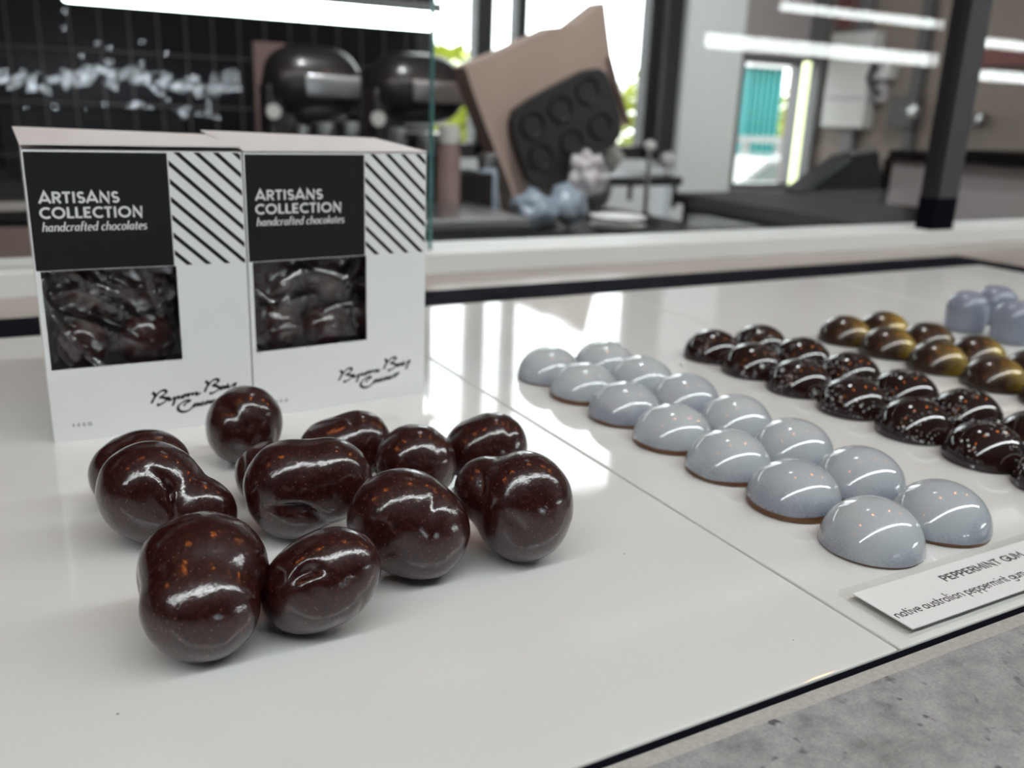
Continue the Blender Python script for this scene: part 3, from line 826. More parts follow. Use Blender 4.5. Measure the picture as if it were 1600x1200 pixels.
# ------------------------------------------------------------------ dark chocolates
def lump_mesh(name, lobes, dents, seed, sub=5, wob=.022, scl=1.03):
    """star-shaped smooth union of ellipsoids in the axes (right, away, up); pressed-in folds"""
    bm = bmesh.new(); bmesh.ops.create_icosphere(bm, subdivisions=sub, radius=1)
    D = np.array([v.co[:] for v in bm.verts]); faces = [[v.index for v in f.verts] for f in bm.faces]; bm.free()
    cen = np.mean([l[0] for l in lobes], 0); 

    def field(P):
        tot = 0
        for c, r, rot in lobes:
            q = P - np.array(c)
            if rot is not None:
                q = q @ np.array(Matrix.Rotation(math.radians(rot[0]), 3, rot[1]))
            d = np.linalg.norm(q / np.array(r), axis=1)
            tot = tot + np.exp(-9.0 * (d - 1))
        return tot - 1
    lo = np.zeros(len(D)); hi = np.full(len(D), .05)
    for _ in range(26):
        mid = (lo + hi) / 2; ins = field(cen + D * mid[:, None]) > 0
        lo = np.where(ins, mid, lo); hi = np.where(ins, hi, mid)
    r = (lo + hi) / 2
    for d0, wa, wb, ang, dep in dents:
        d0 = np.array(d0, float); d0 /= np.linalg.norm(d0)
        a = np.cross(d0, [0, 0, 1.]); a /= np.linalg.norm(a) + 1e-9; b = np.cross(a, d0)
        ca, sa = math.cos(math.radians(ang)), math.sin(math.radians(ang)); a, b = a * ca + b * sa, -a * sa + b * ca
        x = D @ a; y = D @ b; fr = (D @ d0) > 0
        y = y + .25 * x * x / max(wa, .1)
        r = r - np.where(fr, dep * np.exp(-(x / wa) ** 2 - (np.abs(y) / wb) ** 1.4), 0)
    wv = np.array([noise.noise(Vector(tuple(d * 1.7)) + Vector((seed * 3.1, seed, 0))) for d in D]) + .4 * np.array([noise.noise(Vector(tuple(d * 4)) + Vector((seed, 5, seed))) for d in D])
    r = r * (1 + wob * wv)
    P = cen + D * r[:, None]
    P = cen + (P - cen) * scl
    c, s = math.cos(-YAW), math.sin(-YAW)
    W = np.stack([P[:, 0] * c - P[:, 1] * s, P[:, 0] * s + P[:, 1] * c, P[:, 2]], 1)
    W[:, 2] -= W[:, 2].min()
    me = bpy.data.meshes.new(name); me.from_pydata(W.tolist(), [], faces)
    me.polygons.foreach_set('use_smooth', [True] * len(me.polygons)); me.materials.append(MT['choc']); me.update()
    return me


mm = .001
LUMPS = [
    # label, (x, y), lobes [(centre, radii, rotation)], dents
    ('egg-shaped dark chocolate lump at the back, touching the left carton in view', (.0638, .2947),
     [((0, 0, 13 * mm), (12.2 * mm, 12 * mm, 13.2 * mm), (25, 'Y'))], [((-.25, -.65, .75), .45, .16, 20, 1.5 * mm), ((.95, -.3, .1), .5, .12, 70, .8 * mm)]),
    ('leftmost dark chocolate lump, half hidden behind the big left one', (.0276, .2718),
     [((0, 0, 12 * mm), (15.0 * mm, 10 * mm, 11.2 * mm), (-24, 'Y'))], [((.7, -.4, .7), .5, .18, 30, 1.2 * mm)]),
    ('largest left chocolate lump with a dark slit and a bulge at its right', (.0318, .2446),
     [((-4.5 * mm, 0, 14 * mm), (14.2 * mm, 11.5 * mm, 14.0 * mm), None), ((8.8 * mm, -3.0 * mm, 9.8 * mm), (10.0 * mm, 8.5 * mm, 10.0 * mm), None)],
     [((.10, -.62, .72), .30, .07, 62, 3.0 * mm), ((.28, -.9, .1), .45, .07, 88, 1.4 * mm)]),
    ('front-left chocolate lump, closest to the camera, with a smaller bulge in front', (.0297, .1909),
     [((-.5 * mm, 4.5 * mm, 15.8 * mm), (14.2 * mm, 12.5 * mm, 12.6 * mm), None), ((1.6 * mm, -5.2 * mm, 11.4 * mm), (12.4 * mm, 10 * mm, 11.2 * mm), None)],
     [((-.80, -.6, -.25), .5, .09, 60, 1.5 * mm)]),
    ('tilted egg-shaped chocolate lump at the front with a crater on top', (.0555, .1846),
     [((0, 0, 12.5 * mm), (15.0 * mm, 10.5 * mm, 10.9 * mm), (-36, 'Y'))], [((-.08, -.72, .62), .26, .10, -22, 2.4 * mm), ((.95, -.5, -.1), .5, .07, 70, .5 * mm)]),
    ('kidney-shaped chocolate lump in the middle of the pile with a deep fold', (.0667, .2318),
     [((-4.5 * mm, 0, 14 * mm), (12.6 * mm, 11.5 * mm, 13.9 * mm), None), ((6 * mm, 1 * mm, 16.8 * mm), (11.4 * mm, 10.2 * mm, 11.6 * mm), None)],
     [((-.02, -.93, -.22), .42, .11, 26, 3.6 * mm)]),
    ('small chocolate lump mostly hidden behind the kidney-shaped one', (.0628, .2590),
     [((0, 0, 9.5 * mm), (10 * mm, 9.5 * mm, 9.5 * mm), None)], [((-.6, -.5, .5), .4, .1, 40, .8 * mm)]),
    ('wide chocolate lump at the back right of the kidney-shaped one, dented on top', (.0898, .2675),
     [((-2 * mm, 0, 10.0 * mm), (12.6 * mm, 10.5 * mm, 10 * mm), None), ((4 * mm, 1 * mm, 12 * mm), (10.6 * mm, 9.5 * mm, 10.3 * mm), None)], [((.0, -.15, 1), .40, .10, 40, 1.6 * mm)]),
    ('round chocolate lump in the second row between the middle and back right ones', (.1040, .2430),
     [((0, 0, 12 * mm), (12.4 * mm, 11 * mm, 12 * mm), None)], [((.6, -.2, .8), .5, .14, -30, .8 * mm)]),
    ('chocolate lump at the back right end of the pile', (.1309, .2475),
     [((-2 * mm, 0, 10.5 * mm), (11.5 * mm, 10.5 * mm, 10.4 * mm), None), ((3 * mm, 0, 12.6 * mm), (10.2 * mm, 10 * mm, 10.6 * mm), (-25, 'Y'))], [((.55, -.3, .8), .3, .1, -35, 1.0 * mm)]),
    ('broad chocolate lump in the front row left of the rightmost one', (.0835, .2004),
     [((-1.5 * mm, 0, 15 * mm), (13.6 * mm, 11.5 * mm, 13.2 * mm), None), ((4 * mm, 0, 12 * mm), (12 * mm, 11 * mm, 12 * mm), (-20, 'Y'))],
     [((-.2, -.98, -.1), .3, .06, -15, .45 * mm), ((.45, -.5, .75), .6, .10, -50, .9 * mm)]),
    ('rightmost chocolate lump, with a small lobe behind its left side and a pit in front', (.1136, .1969),
     [((2.2 * mm, 0, 15.3 * mm), (13.2 * mm, 12 * mm, 15 * mm), None), ((-8.2 * mm, 4 * mm, 18 * mm), (8.4 * mm, 7.5 * mm, 9.0 * mm), None)],
     [((.30, -.93, -.12), .26, .12, 62, 1.6 * mm), ((-.55, -.6, .6), .5, .12, 60, 1.0 * mm)]),
]
for i, (lab, (x, y), lobes, dents) in enumerate(LUMPS):
    me = lump_mesh('chocolate_lump', lobes, dents, i + 1)
    o = bpy.data.objects.new('chocolate_lump', me); COL.objects.link(o); o.location = (x, y, .00005)
    tag(o, lab, 'chocolate', 'dark chocolate lumps in front of the cartons')
LM = [bpy.data.meshes[n] for n in [m_.name for m_ in bpy.data.meshes if m_.name.startswith('chocolate_lump')]]


# ------------------------------------------------------------------ cartons
SCRIPT = [  # brush strokes in mm on the carton front, from a 28.3/31 um per unit tracing
    [(228, 352), (250, 362), (262, 392), (244, 430), (216, 482)],
    [(264, 402), (312, 345), (366, 320), (398, 335), (384, 362), (340, 394), (312, 410)],
    [(312, 410), (352, 408), (396, 422), (402, 442), (362, 474), (312, 500), (284, 494)],
    [(396, 412), (432, 418), (436, 440), (462, 434), (500, 404)],
    [(502, 398), (498, 448), (474, 512)],
    [(500, 432), (540, 398), (552, 416), (584, 398)],
    [(614, 378), (590, 392), (594, 410), (622, 402), (640, 378), (616, 376)],
    [(640, 380), (672, 366), (668, 392), (700, 366), (722, 362), (714, 384)],
    [(714, 384), (752, 356), (776, 352), (770, 372), (800, 366), (828, 348)],
    [(880, 206), (906, 222), (912, 250), (892, 294), (872, 342)],
    [(918, 258), (962, 204), (1018, 180), (1048, 195), (1036, 218), (992, 246), (966, 262)],
    [(966, 262), (1012, 264), (1052, 280), (1052, 304), (1004, 338), (960, 358), (936, 352)],
    [(1118, 270), (1086, 276), (1076, 296), (1096, 300), (1134, 266), (1132, 288), (1158, 282)],
    [(1158, 282), (1168, 254), (1170, 280), (1196, 276), (1234, 244), (1282, 222)],
    [(1272, 232), (1240, 288), (1214, 348)],
    [(612, 516), (630, 490), (668, 466), (688, 452), (650, 446), (590, 474), (544, 520), (546, 562), (584, 586), (640, 584), (690, 560), (728, 520)],
    [(778, 486), (746, 494), (736, 516), (758, 516), (796, 482), (794, 508), (822, 500)],
    [(866, 464), (838, 474), (826, 496), (850, 500), (884, 484)],
    [(926, 456), (900, 460), (884, 482), (904, 486), (944, 452), (942, 476), (972, 470)],
    [(1006, 436), (980, 446), (972, 466), (994, 468), (1026, 446)],
    [(1064, 414), (1040, 424), (1038, 444), (1064, 440), (1092, 416), (1102, 400), (1064, 412)],
]


def script_uv(p):
    zx, zy = p
    return ((.02830771 * zx - .00188966 * zy + 27.45249) * mm, (-.00329082 * zx - .03099542 * zy + 26.46487) * mm)


def carton(label, loc, rz, W, D, Hh, dz_lid, ajar, uscale):
    """front face in the local x-z plane at y = 0, body behind it"""
    t = thing('chocolate_carton', label, 'box', loc, rz, 'white and black chocolate cartons')
    th = .0005
    wx0, wx1, wz0, wz1 = .0016, .0446 * uscale, .0263, .0607
    m = MB()
    m.box(0, W, 0, th, 0, wz0); m.box(0, wx0, 0, th, wz0, wz1); m.box(wx1, W, 0, th, wz0, wz1); m.box(0, W, 0, th, wz1, Hh)
    m.box(0, th, th, D, 0, Hh); m.box(W - th, W, th, D, 0, Hh); m.box(th, W - th, D - th, D, 0, Hh); m.box(th, W - th, th, D - th, 0, th)
    m.build('carton_body', 'card', t)
    # lid, hinged at the back, slightly lifted there
    z0 = Hh + .0004 + ajar
    lid = MB().add([(-.0003, -.0002, z0), (W, -.0002, z0), (W - .001, D, z0 + dz_lid * .6), (-.0015, D + .001, z0 + dz_lid),
                    (-.0003, -.0002, z0 + th), (W, -.0002, z0 + th), (W - .001, D, z0 + dz_lid * .6 + th), (-.0015, D + .001, z0 + dz_lid + th)],
                   [(0, 3, 2, 1), (4, 5, 6, 7), (0, 1, 5, 4), (1, 2, 6, 5), (2, 3, 7, 6), (3, 0, 4, 7)]).build('lid_flap', 'lid', t)
    MB().add([(.001, .001, Hh - .0002), (W - .001, .001, Hh - .0002), (W - .001, D - .001, Hh + dz_lid * .25), (.001, D - .001, Hh + dz_lid * .4),
              (.001, .001, Hh + .0002), (W - .001, .001, Hh + .0002), (W - .001, D - .001, Hh + dz_lid * .25 + .0004), (.001, D - .001, Hh + dz_lid * .4 + .0004)],
             [(0, 3, 2, 1), (4, 5, 6, 7), (0, 1, 5, 4), (1, 2, 6, 5), (2, 3, 7, 6), (3, 0, 4, 7)]).build('dust_flap', 'lid', t)
    # printed black panel
    u = uscale
    MB().box(.0004, .0440 * u, -.00006, 0, .0609, Hh - .0006).build('black_panel', 'black_ink', t)
    # diagonal stripes clipped to their field
    sx0, sx1, sz0, sz1 = .0444 * u, W - .0004, .0609, Hh - .0003
    m = MB(); slope = -.94; th_v = .0019
    for k in range(-6, 6):
        zc = .0972 + .00615 * k
        poly = [(sx0, zc), (sx1, zc + slope * (sx1 - sx0)), (sx1, zc - th_v + slope * (sx1 - sx0)), (sx0, zc - th_v)]
        for lim, sg in ((sz0, 1), (sz1, -1)):
            out = []
            for i in range(len(poly)):
                a, b = poly[i], poly[(i + 1) % len(poly)]
                ia, ib = (a[1] - lim) * sg >= 0, (b[1] - lim) * sg >= 0
                if ia: out.append(a)
                if ia != ib:
                    tt = (lim - a[1]) / (b[1] - a[1]); out.append((a[0] + tt * (b[0] - a[0]), lim))
            poly = out
            if len(poly) < 3: break
        if len(poly) >= 3: m.prism(poly, -.00006, 0)
    m.build('diagonal_stripes', 'black_ink', t)
    m = MB()
    letters(m, 'ARTISANS', CAPS, .0034 * u, .0831, .0279 * u, .0037, .00074, -.00006, track=.05)
    letters(m, 'COLLECTION', CAPS, .0032 * u, .0781, .0350 * u, .0037, .00074, -.00006, track=.06)
    m.build('title_lettering', 'white_ink', t)
    m = MB()
    letters(m, 'handcrafted chocolates', LOW, .0034 * u, .0739, .0358 * u, .0031, .00046, -.00006, shear=.2, thin=.00020, nib=math.radians(10), xh=.6, track=.03)
    m.build('subtitle_lettering', 'white_ink', t)
    m = MB()
    for st in SCRIPT:
        pts = smoothpath([script_uv(p) for p in st])
        ribbon(m, [(a * u, b) for a, b in pts], .00118, .00006, 0, thin=.00046, nib=math.radians(35))
    m.build('script_lettering', 'black_ink', t)
    m = MB()
    letters(m, '140G', CAPS, .0062 * u, .0052, .0123 * u, .0012, .00022, 0, track=.55)
    m.build('weight_lettering', 'grey_ink', t)
    return t


BOX = [(Vector((.0076, .3380, .00005)), math.radians(-.8), .0691, .043, .1001, .0035, .0011, 1.0),
       (Vector((.0773, .3371, .00005)), math.atan2(.0063, .0735), .0736, .045, .0999, .0048, 0.0, 1.06)]
c1 = carton('left of the two white cartons with black title panel and striped corner', *BOX[0])
c2 = carton('right of the two white cartons with black title panel and striped corner', *BOX[1])


def film(label, loc, rz, W, seed, zt, folds):
    """crumpled clear bag lying just behind the carton's cut-out; folds are ridge lines in mm with width and height"""
    nx, nz = 170, 150
    x0, x1, z0, z1 = .0009, W, .004, zt
    A, B = np.meshgrid(np.linspace(x0, x1, nx + 1), np.linspace(z0, z1, nz + 1))
    Y = np.full(A.shape, .0044)
    for pts, wd, dp in folds:
        dmin = np.full(A.shape, 1.0)
        for (ax, az), (bx, bz) in zip(pts[:-1], pts[1:]):
            ax, az, bx, bz = ax * mm, az * mm, bx * mm, bz * mm
            tt = np.clip(((A - ax) * (bx - ax) + (B - az) * (bz - az)) / ((bx - ax) ** 2 + (bz - az) ** 2), 0, 1)
            dmin = np.minimum(dmin, np.hypot(A - ax - tt * (bx - ax), B - az - tt * (bz - az)))
        Y -= dp * mm * np.exp(-(dmin / (wd * mm)) ** 1.0)
    vs = []
    for j in range(nz + 1):
        for i in range(nx + 1):
            x, z = A[j, i], B[j, i]; p = Vector((x * 70, z * 70, seed))
            y = Y[j, i] + .0009 * abs(noise.noise(p)) + .0003 * abs(noise.noise(p * 2.6))
            vs.append((x, max(.0008, y), z))
    fs = [(j * (nx + 1) + i, j * (nx + 1) + i + 1, (j + 1) * (nx + 1) + i + 1, (j + 1) * (nx + 1) + i) for j in range(nz) for i in range(nx)]
    m = MB(); m.add(vs, fs); o = m.build('film_bag', 'film', None, smooth='auto'); o.location = loc; o.rotation_euler = (0, 0, rz)
    return tag(o, label, 'plastic bag', 'clear bags inside the cartons')


FOLD1 = [([(12.5, 59.5), (14.5, 57), (18.2, 53.9), (24.8, 51)], 1.2, 2.0), ([(21.2, 58.5), (23, 55.5), (25.8, 53.3)], .6, 1.2),
         ([(.8, 57), (2, 47), (8.6, 35.6), (16.5, 24.5)], 2.4, 2.4), ([(10.6, 44.2), (28.8, 33.9)], 2.2, 1.3),
         ([(5, 52), (12.6, 53.9), (29.8, 42.5), (33, 38)], 2.6, 1.2), ([(33.9, 61), (38.9, 42.5)], .8, .8), ([(2, 38), (8, 24)], 1.0, 1.0)]
FOLD2 = [([(9.7, 33.7), (11.4, 43.5), (13.6, 50.7), (22.6, 55.9), (38.9, 50.7), (41, 52.9), (44.5, 59.7)], 2.0, 2.8), ([(31, 38.6), (37.2, 40.3), (47.8, 40.8)], .9, 1.4),
         ([(8, 33.1), (13, 34), (18.7, 33.1)], 1.0, 1.3), ([(4, 49), (10, 44)], .6, 1.0), ([(44, 50), (42, 40)], .6, 1.0), ([(46, 58), (41, 47)], .6, .9), ([(14, 44), (26, 46)], 2.5, 1.2)]
film('crinkled clear bag of chocolates inside the left carton', BOX[0][0], BOX[0][1], .066, 3, .075, FOLD1)
film('crinkled clear bag of chocolates inside the right carton', BOX[1][0], BOX[1][1], .070, 11, .075, FOLD2)
pos_x = ['left', 'middle', 'right']; pos_z = ['bottom', 'second', 'third']
pick = [8, 9, 0, 8, 9, 8, 0, 9, 8, 9, 0, 8, 8, 9, 0]
for bi, (loc, rz, W, *_r) in enumerate(BOX):
    Mx = Matrix.Translation(loc) @ Matrix.Rotation(rz, 4, 'Z')
    k = 0
    for layer in (0, 1):
        for r_ in range(3):
            for c_ in range(3):
                if layer == 1 and (r_ == 0): continue
                k += 1
                x = .0120 + .0218 * c_ + (.0006 if r_ == 1 else 0) + (.0015 if bi else 0)
                if layer == 1: x += (.0095 if r_ == 1 else .0085) * (1 if c_ < 2 else -2.6)
                y = .0162 if layer == 0 else .0322
                z = .0006 + .0202 * r_ + (.0085 if layer else 0) - .0003 * c_
                o = bpy.data.objects.new('bagged_chocolate', LM[pick[(k + bi * 4) % 15]]); COL.objects.link(o)
                o.location = Mx @ Vector((x, y, z)); o.rotation_euler = (0, 0, k * 1.3 + bi); o.scale = (.80, .80, .86)
                tag(o, '%s chocolate lump of the %s row in the %s layer, bagged in the %s carton' % (pos_x[c_], pos_z[r_], ('front', 'back')[layer], ('left', 'right')[bi]), 'chocolate', 'chocolate lumps bagged inside the cartons')


# ------------------------------------------------------------------ dome bonbons
def dome_proto(name, r, h, z0, lip, wob, seed):
    """hemisphere shell from z0 up"""
    n, k = 72, 26; vs = []; fs = []
    for j in range(k):
        a = j / (k - 1) * math.pi / 2
        for i in range(n):
            th = 2 * math.pi * i / n
            rr = r * math.cos(a) ** .96 if j < k - 1 else 0.0
            zz = z0 + (h - z0) * math.sin(a)
            if j == 0: zz += wob * (noise.noise(Vector((math.cos(th) * 1.6, math.sin(th) * 1.6, seed))) + .3)
            vs.append((rr * math.cos(th), rr * math.sin(th), zz))
    for j in range(k - 1):
        for i in range(n): fs.append((j * n + i, j * n + (i + 1) % n, (j + 1) * n + (i + 1) % n, (j + 1) * n + i))
    fs.append(tuple(range(n))[::-1])
    m = MB(); m.v = vs; m.f = fs
    return m


def base_mb(r, z1, seed):
    n = 72; m = MB(); prof = [(r * .93, 0), (r * .985, .0003), (r * .995, z1 * .6), (r * .99, z1)]
    m.lathe(prof, n=n); return m


def dome_proto_obj(label, matn, basem, seed, z0=.0013, wob=.0009):
    t = thing('dome_bonbon', label, 'chocolate')
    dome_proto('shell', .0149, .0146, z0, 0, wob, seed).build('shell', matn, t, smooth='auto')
    base_mb(.0149, z0 + .0018, seed).build('base', basem, t, smooth='auto')['label'] = 'thin chocolate base'
    return t


ORD = ['nearest', 'second nearest', 'third nearest', 'fourth nearest', 'fifth nearest', 'sixth nearest', 'farthest']
ys = [.1593, .1906, .2215, .2522, .2832, .3135, .3425]
protos = {}


VAR = [(.0006, .0003), (.0013, .0009), (.0020, .0012), (.0010, .0014)]     # height and waviness of the shell's lower rim


def column(kind, x, y_list, colname, matn, basem, group, tones=None, rims=None):
    for i, y in enumerate(y_list):
        vi = rims[i] if rims else i % 2
        key = (kind, vi)
        lab = '%s %s dome bonbon in the %s' % (ORD[i] if i < len(y_list) - 1 else 'farthest', kind, colname)
        if key not in protos:
            protos[key] = t = dome_proto_obj(lab, matn, basem, (len(protos) + 1) * 2.7, *VAR[vi])
        else:
            t = copy_tree(protos[key]); t['label'] = lab
        t['group'] = group
        t.location = (x + rnd.uniform(-.0003, .0003), y, .00005); t.rotation_euler = (0, 0, rnd.uniform(-.5, .5) if matn == 'gold' else rnd.uniform(0, 6.28))
        tn = tones[i] if tones else .0
        for ch in t.children: ch.color = (tn, 0, 0, 1)


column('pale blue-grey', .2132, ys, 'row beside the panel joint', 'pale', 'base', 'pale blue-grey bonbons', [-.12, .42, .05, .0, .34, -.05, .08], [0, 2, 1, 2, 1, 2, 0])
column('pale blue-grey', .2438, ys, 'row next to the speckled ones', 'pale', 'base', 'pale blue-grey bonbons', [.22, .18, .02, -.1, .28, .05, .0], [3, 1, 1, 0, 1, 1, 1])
column('white-speckled dark', .3105, [.1620] + ys[1:], 'left speckled row', 'speck', 'darkbase', 'white-speckled bonbons')
column('white-speckled dark', .3425, [.1575] + ys[1:], 'right speckled row', 'speck', 'darkbase', 'white-speckled bonbons')
column('gold-brushed brown', .4062, ys[2:], 'left gold row', 'gold', 'darkbase', 'gold-brushed bonbons')
column('gold-brushed brown', .4378, ys[2:], 'right gold row', 'gold', 'darkbase', 'gold-brushed bonbons')
# tall cups
t0 = thing('cup_bonbon', '', 'chocolate')
prof = [(.0100, 0), (.0112, .0008), (.0117, .004), (.0121, .009), (.0122, .012)] + [(.0122 * (1 - q ** 2.3) ** (1 / 2.3), .012 + .0118 * q) for q in (.15, .3, .45, .6, .7, .8, .87, .93, .97, .99)] + [(.0001, .0238)]
MB().lathe([(r * 1.0, z) for r, z in prof], n=56).build('shell', 'cup', t0, smooth=True)
MB().lathe([(.0090, .0), (.0101, .0001), (.0103, .0012), (.0090, .0013)], n=48).build('base', 'darkbase', t0, smooth='auto')
cups = [(.5020, .3365, 'farthest left tall grey cup bonbon at the far right'), (.5025, .3065, 'nearer left tall grey cup bonbon at the far right'), (.5390, .3430, 'tall grey cup bonbon peeking out behind the other two')]
for i, (x, y, lab) in enumerate(cups):
    t = t0 if i == 0 else copy_tree(t0)
    t['label'] = lab; t['group'] = 'tall grey cup bonbons'; t.location = (x, y, .00005); t.rotation_euler = (0, 0, i * 1.1)

# ------------------------------------------------------------------ product label
t = thing('product_label', 'clear acrylic label holder with white PEPPERMINT GUM card', 'label', (.1815, .1205, .00002))
MB().box(0, .098, 0, .0225, 0, .0016, bev=.0002).build('acrylic_plate', 'acrylic', t)
cd = MB().box(.0014, .0966, .0006, .0190, .0017, .0020).build('card', 'label', t)
m = MB()
letters(m, 'PEPPERMINT GUM', CAPS, .0300, .0125, .0650, .0029, .00056, .0020, depth=.00004, flat=True, track=.03)
m.build('title_lettering', 'label_ink', cd)
m = MB()
letters(m, 'native australian peppermint gum', LOW, .0021, .0053, .0550, .0036, .00036, .0020, depth=.00004, flat=True, track=-.02)
m.build('subtitle_lettering', 'label_ink', cd)

# ------------------------------------------------------------------ kitchen behind the glass
BZ = -.08
SBZ = -.03
tag(MB().box(-1.6, 1.13, .70, 2.15, BZ - .03, BZ).build('work_bench', 'darkbench'), 'black polished work bench behind the glass screen', 'bench')
tag(MB().box(-1.6, 1.13, .72, 2.12, FZ, BZ - .03).build('bench_base', 'cabinet'), 'black cabinet base under the work bench', 'cabinet')
t = thing('side_bench', 'dark wooden side bench running away right of the white column', 'bench', (0, 0, 0))
b0 = at(1085, 300, 1.412); b1 = at(1460, 370, .81)
BX = 1.135
MB().add([(BX, b0.y, SBZ - .02), (2.3, b0.y, SBZ - .02), (2.3, .70, SBZ - .02), (BX, .70, SBZ - .02), (BX, b0.y, SBZ), (2.3, b0.y, SBZ), (2.3, .70, SBZ), (BX, .70, SBZ)],
         [(0, 3, 2, 1), (4, 5, 6, 7), (0, 1, 5, 4), (1, 2, 6, 5), (2, 3, 7, 6), (3, 0, 4, 7)]).build('bench_top', 'darkbench', t)
MB().box(1.145, 2.25, .72, 1.39, FZ, SBZ - .02).build('bench_cabinet', 'cabinet', t)


def mixer(label, px0, px1, py_top, Y):
    """planetary stand mixer, head to the right, on the bench"""
    a = at(px0, 120, Y); b = at(px1, 120, Y); W = b.x - a.x; zt = at((px0 + px1) / 2, py_top, Y).z
    t = thing('stand_mixer', label, 'mixer', (a.x, Y, BZ), 0, 'dark stand mixers')
    H_ = zt - BZ
    rows = []
    zc = H_ - .055 * W / .16
    m = MB(); n = 28; k = 18; hh = H_ * .23
    for j in range(k + 1):
        s = j / k; x = W * s
        e = (1 - abs(2 * s - 1) ** 3.2) ** .5 if 0 < s < 1 else 0.02
        for i in range(n):
            an = 2 * math.pi * i / n; rows.append((x, math.cos(an) * W * .32 * e, H_ - hh + math.sin(an) * hh * e))
    m.v = rows; m.f = [(j * n + i, j * n + (i + 1) % n, (j + 1) * n + (i + 1) % n, (j + 1) * n + i) for j in range(k) for i in range(n)] + [tuple(range(n)), tuple(range(k * n, k * n + n))]
    m.build('head', 'darksteel', t, smooth='auto')
    MB().box(W * .34, W * .9, -W * .33, -W * .2, H_ - hh * 1.35, H_ - hh * .75, bev=.004).build('badge_plate', 'steel', t, smooth='auto')
    MB().lathe([(W * .30, 0), (W * .36, H_ * .02), (W * .37, H_ * .04)], (W * .60, 0, H_ - hh * 2.35), 32).build('trim_band', 'steel', t, smooth='auto')
    MB().lathe([(W * .12, 0), (W * .26, H_ * .05), (W * .35, H_ * .22), (W * .36, H_ * .26)], (W * .60, 0, H_ - hh * 2.35 - H_ * .25), 40).build('bowl', 'graphite', t, smooth='auto')
    MB().box(0, W * .3, -W * .16, W * .16, .02, H_ - hh, bev=.008).build('column', 'darksteel', t, smooth='auto')
    MB().box(-W * .02, W * .98, -W * .25, W * .25, 0, .022, bev=.006).build('base', 'darksteel', t, smooth='auto')
    q = at(px0 + 30, py_top + 105, Y - .08)
    m = MB().tube([(q.x - a.x, -W * .18, q.z - BZ), (q.x - a.x, -W * .22, q.z - BZ)], W * .07, 20); m.build('speed_knob', 'whitepl', t, smooth='auto')
    MB().lathe([(W * .05, 0), (W * .05, H_ * .14)], (W * .60, 0, .022), 20).build('bowl_foot', 'steel', t, smooth='auto')
    return t


mixer('left dark stand mixer with steel badge, behind the cartons', 408, 562, 70, 1.66)
mixer('right dark stand mixer, partly behind the teal glass edge', 574, 722, 82, 1.66)
p0 = at(398, 130, 1.9); p1 = at(446, 68, 1.9)
t = thing('backing_board', 'pinkish brown board standing behind the left mixer', 'board', (p0.x, 1.9, BZ))
MB().box(0, p1.x - p0.x, 0, .012, 0, p1.z - BZ, bev=.002).build('board_panel', 'kraft2', t)
MB().box(.01, p1.x - p0.x - .01, .012, .06, 0, .02).build('board_foot', 'kraft2', t)


# jars and tins on the bench between mixers and glass
def jar(px, py0, py1, Y, r, mat, lab, lidm='steel', grp='small kitchen jars on the bench'):
    top = at(px, py0, Y); x = top.x; h = max(.03, top.z - BZ)
    t = thing('storage_jar', lab, 'jar', (x, Y, BZ), 0, grp)
    MB().lathe([(r * .9, 0), (r, .004), (r, h * .78), (r * .8, h * .86)], n=28).build('jar_body', mat, t, smooth='auto')
    MB().lathe([(r * .86, h * .86), (r * .88, h * .87), (r * .88, h), (r * .5, h)], n=28).build('lid', lidm, t, smooth='auto')


jar(505, 192, 240, 1.3, .018, 'clearwrap', 'steel-lidded jar standing between the two mixers, above the right carton', )
jar(545, 190, 240, 1.32, .016, 'steel', 'slim steel jar beside the steel-lidded jar above the right carton')
jar(470, 196, 240, 1.28, .014, 'kraft2', 'brown jar above the right carton, left of the steel-lidded one')
jar(620, 200, 260, 1.3, .016, 'clearwrap', 'grey jar under the right mixer')
jar(702, 195, 300, 1.15, .016, 'kraft2', 'brown bottle-like jar right of the teal glass edge', 'whitepl')
jar(668, 215, 300, 1.18, .015, 'graphite', 'black jar just left of the teal glass edge')
jar(762, 240, 280, 1.2, .016, 'bluewrap', 'pale lilac jar beside the kraft board')
# shelf tray and black crates
q0 = at(628, 322, 1.05); q1 = at(788, 344, 1.05)
t = thing('baking_tray', 'grey baking tray lying on the black crate right of the cartons', 'tray', (0, 0, 0))
MB().box(q0.x, q1.x, .98, 1.16, q1.z - .002, q1.z + .012, bev=.003).build('tray_pan', 'steel', t)
tag(MB().box(q0.x + .002, q1.x - .004, .98, 1.15, BZ, q1.z - .0025, bev=.003).build('black_crate', 'graphite'), 'black crate under the grey baking tray', 'crate')
q0 = at(755, 275, 1.14); q1 = at(790, 345, 1.14)
tag(MB().box(q0.x - .03, q1.x, 1.18, 1.26, BZ, q0.z, bev=.003).build('black_crate', 'cabinet'), 'tall black box left of the pale wrapped packs', 'crate')
for k, (y0, y1, mt, lb) in enumerate(((312, 345, 'pinkgrey', 'upper grey tray at the left edge behind the glass'), (352, 382, 'kraft2', 'lower brown-grey tray at the left edge behind the glass'))):
    Y = 1.0 + .0 * k; a = at(-60, y0, Y); b = at(47, y1, Y)
    z1 = at(20, y0, Y).z; z0 = at(20, y1, Y).z
    if k == 1: z0 = BZ
    t = thing('stacking_tray', lb, 'tray', (0, 0, 0), 0, 'trays stacked at the left')
    MB().box(-.16, .06, Y, Y + .22, z0, z1 - .001, bev=.003).build('tray_body', 'darksteel' if k else 'graphite', t)
    MB().box(-.165, .065, Y - .004, Y, (z0 + z1) / 2, z1 - .002).build('tray_lip', mt, t)

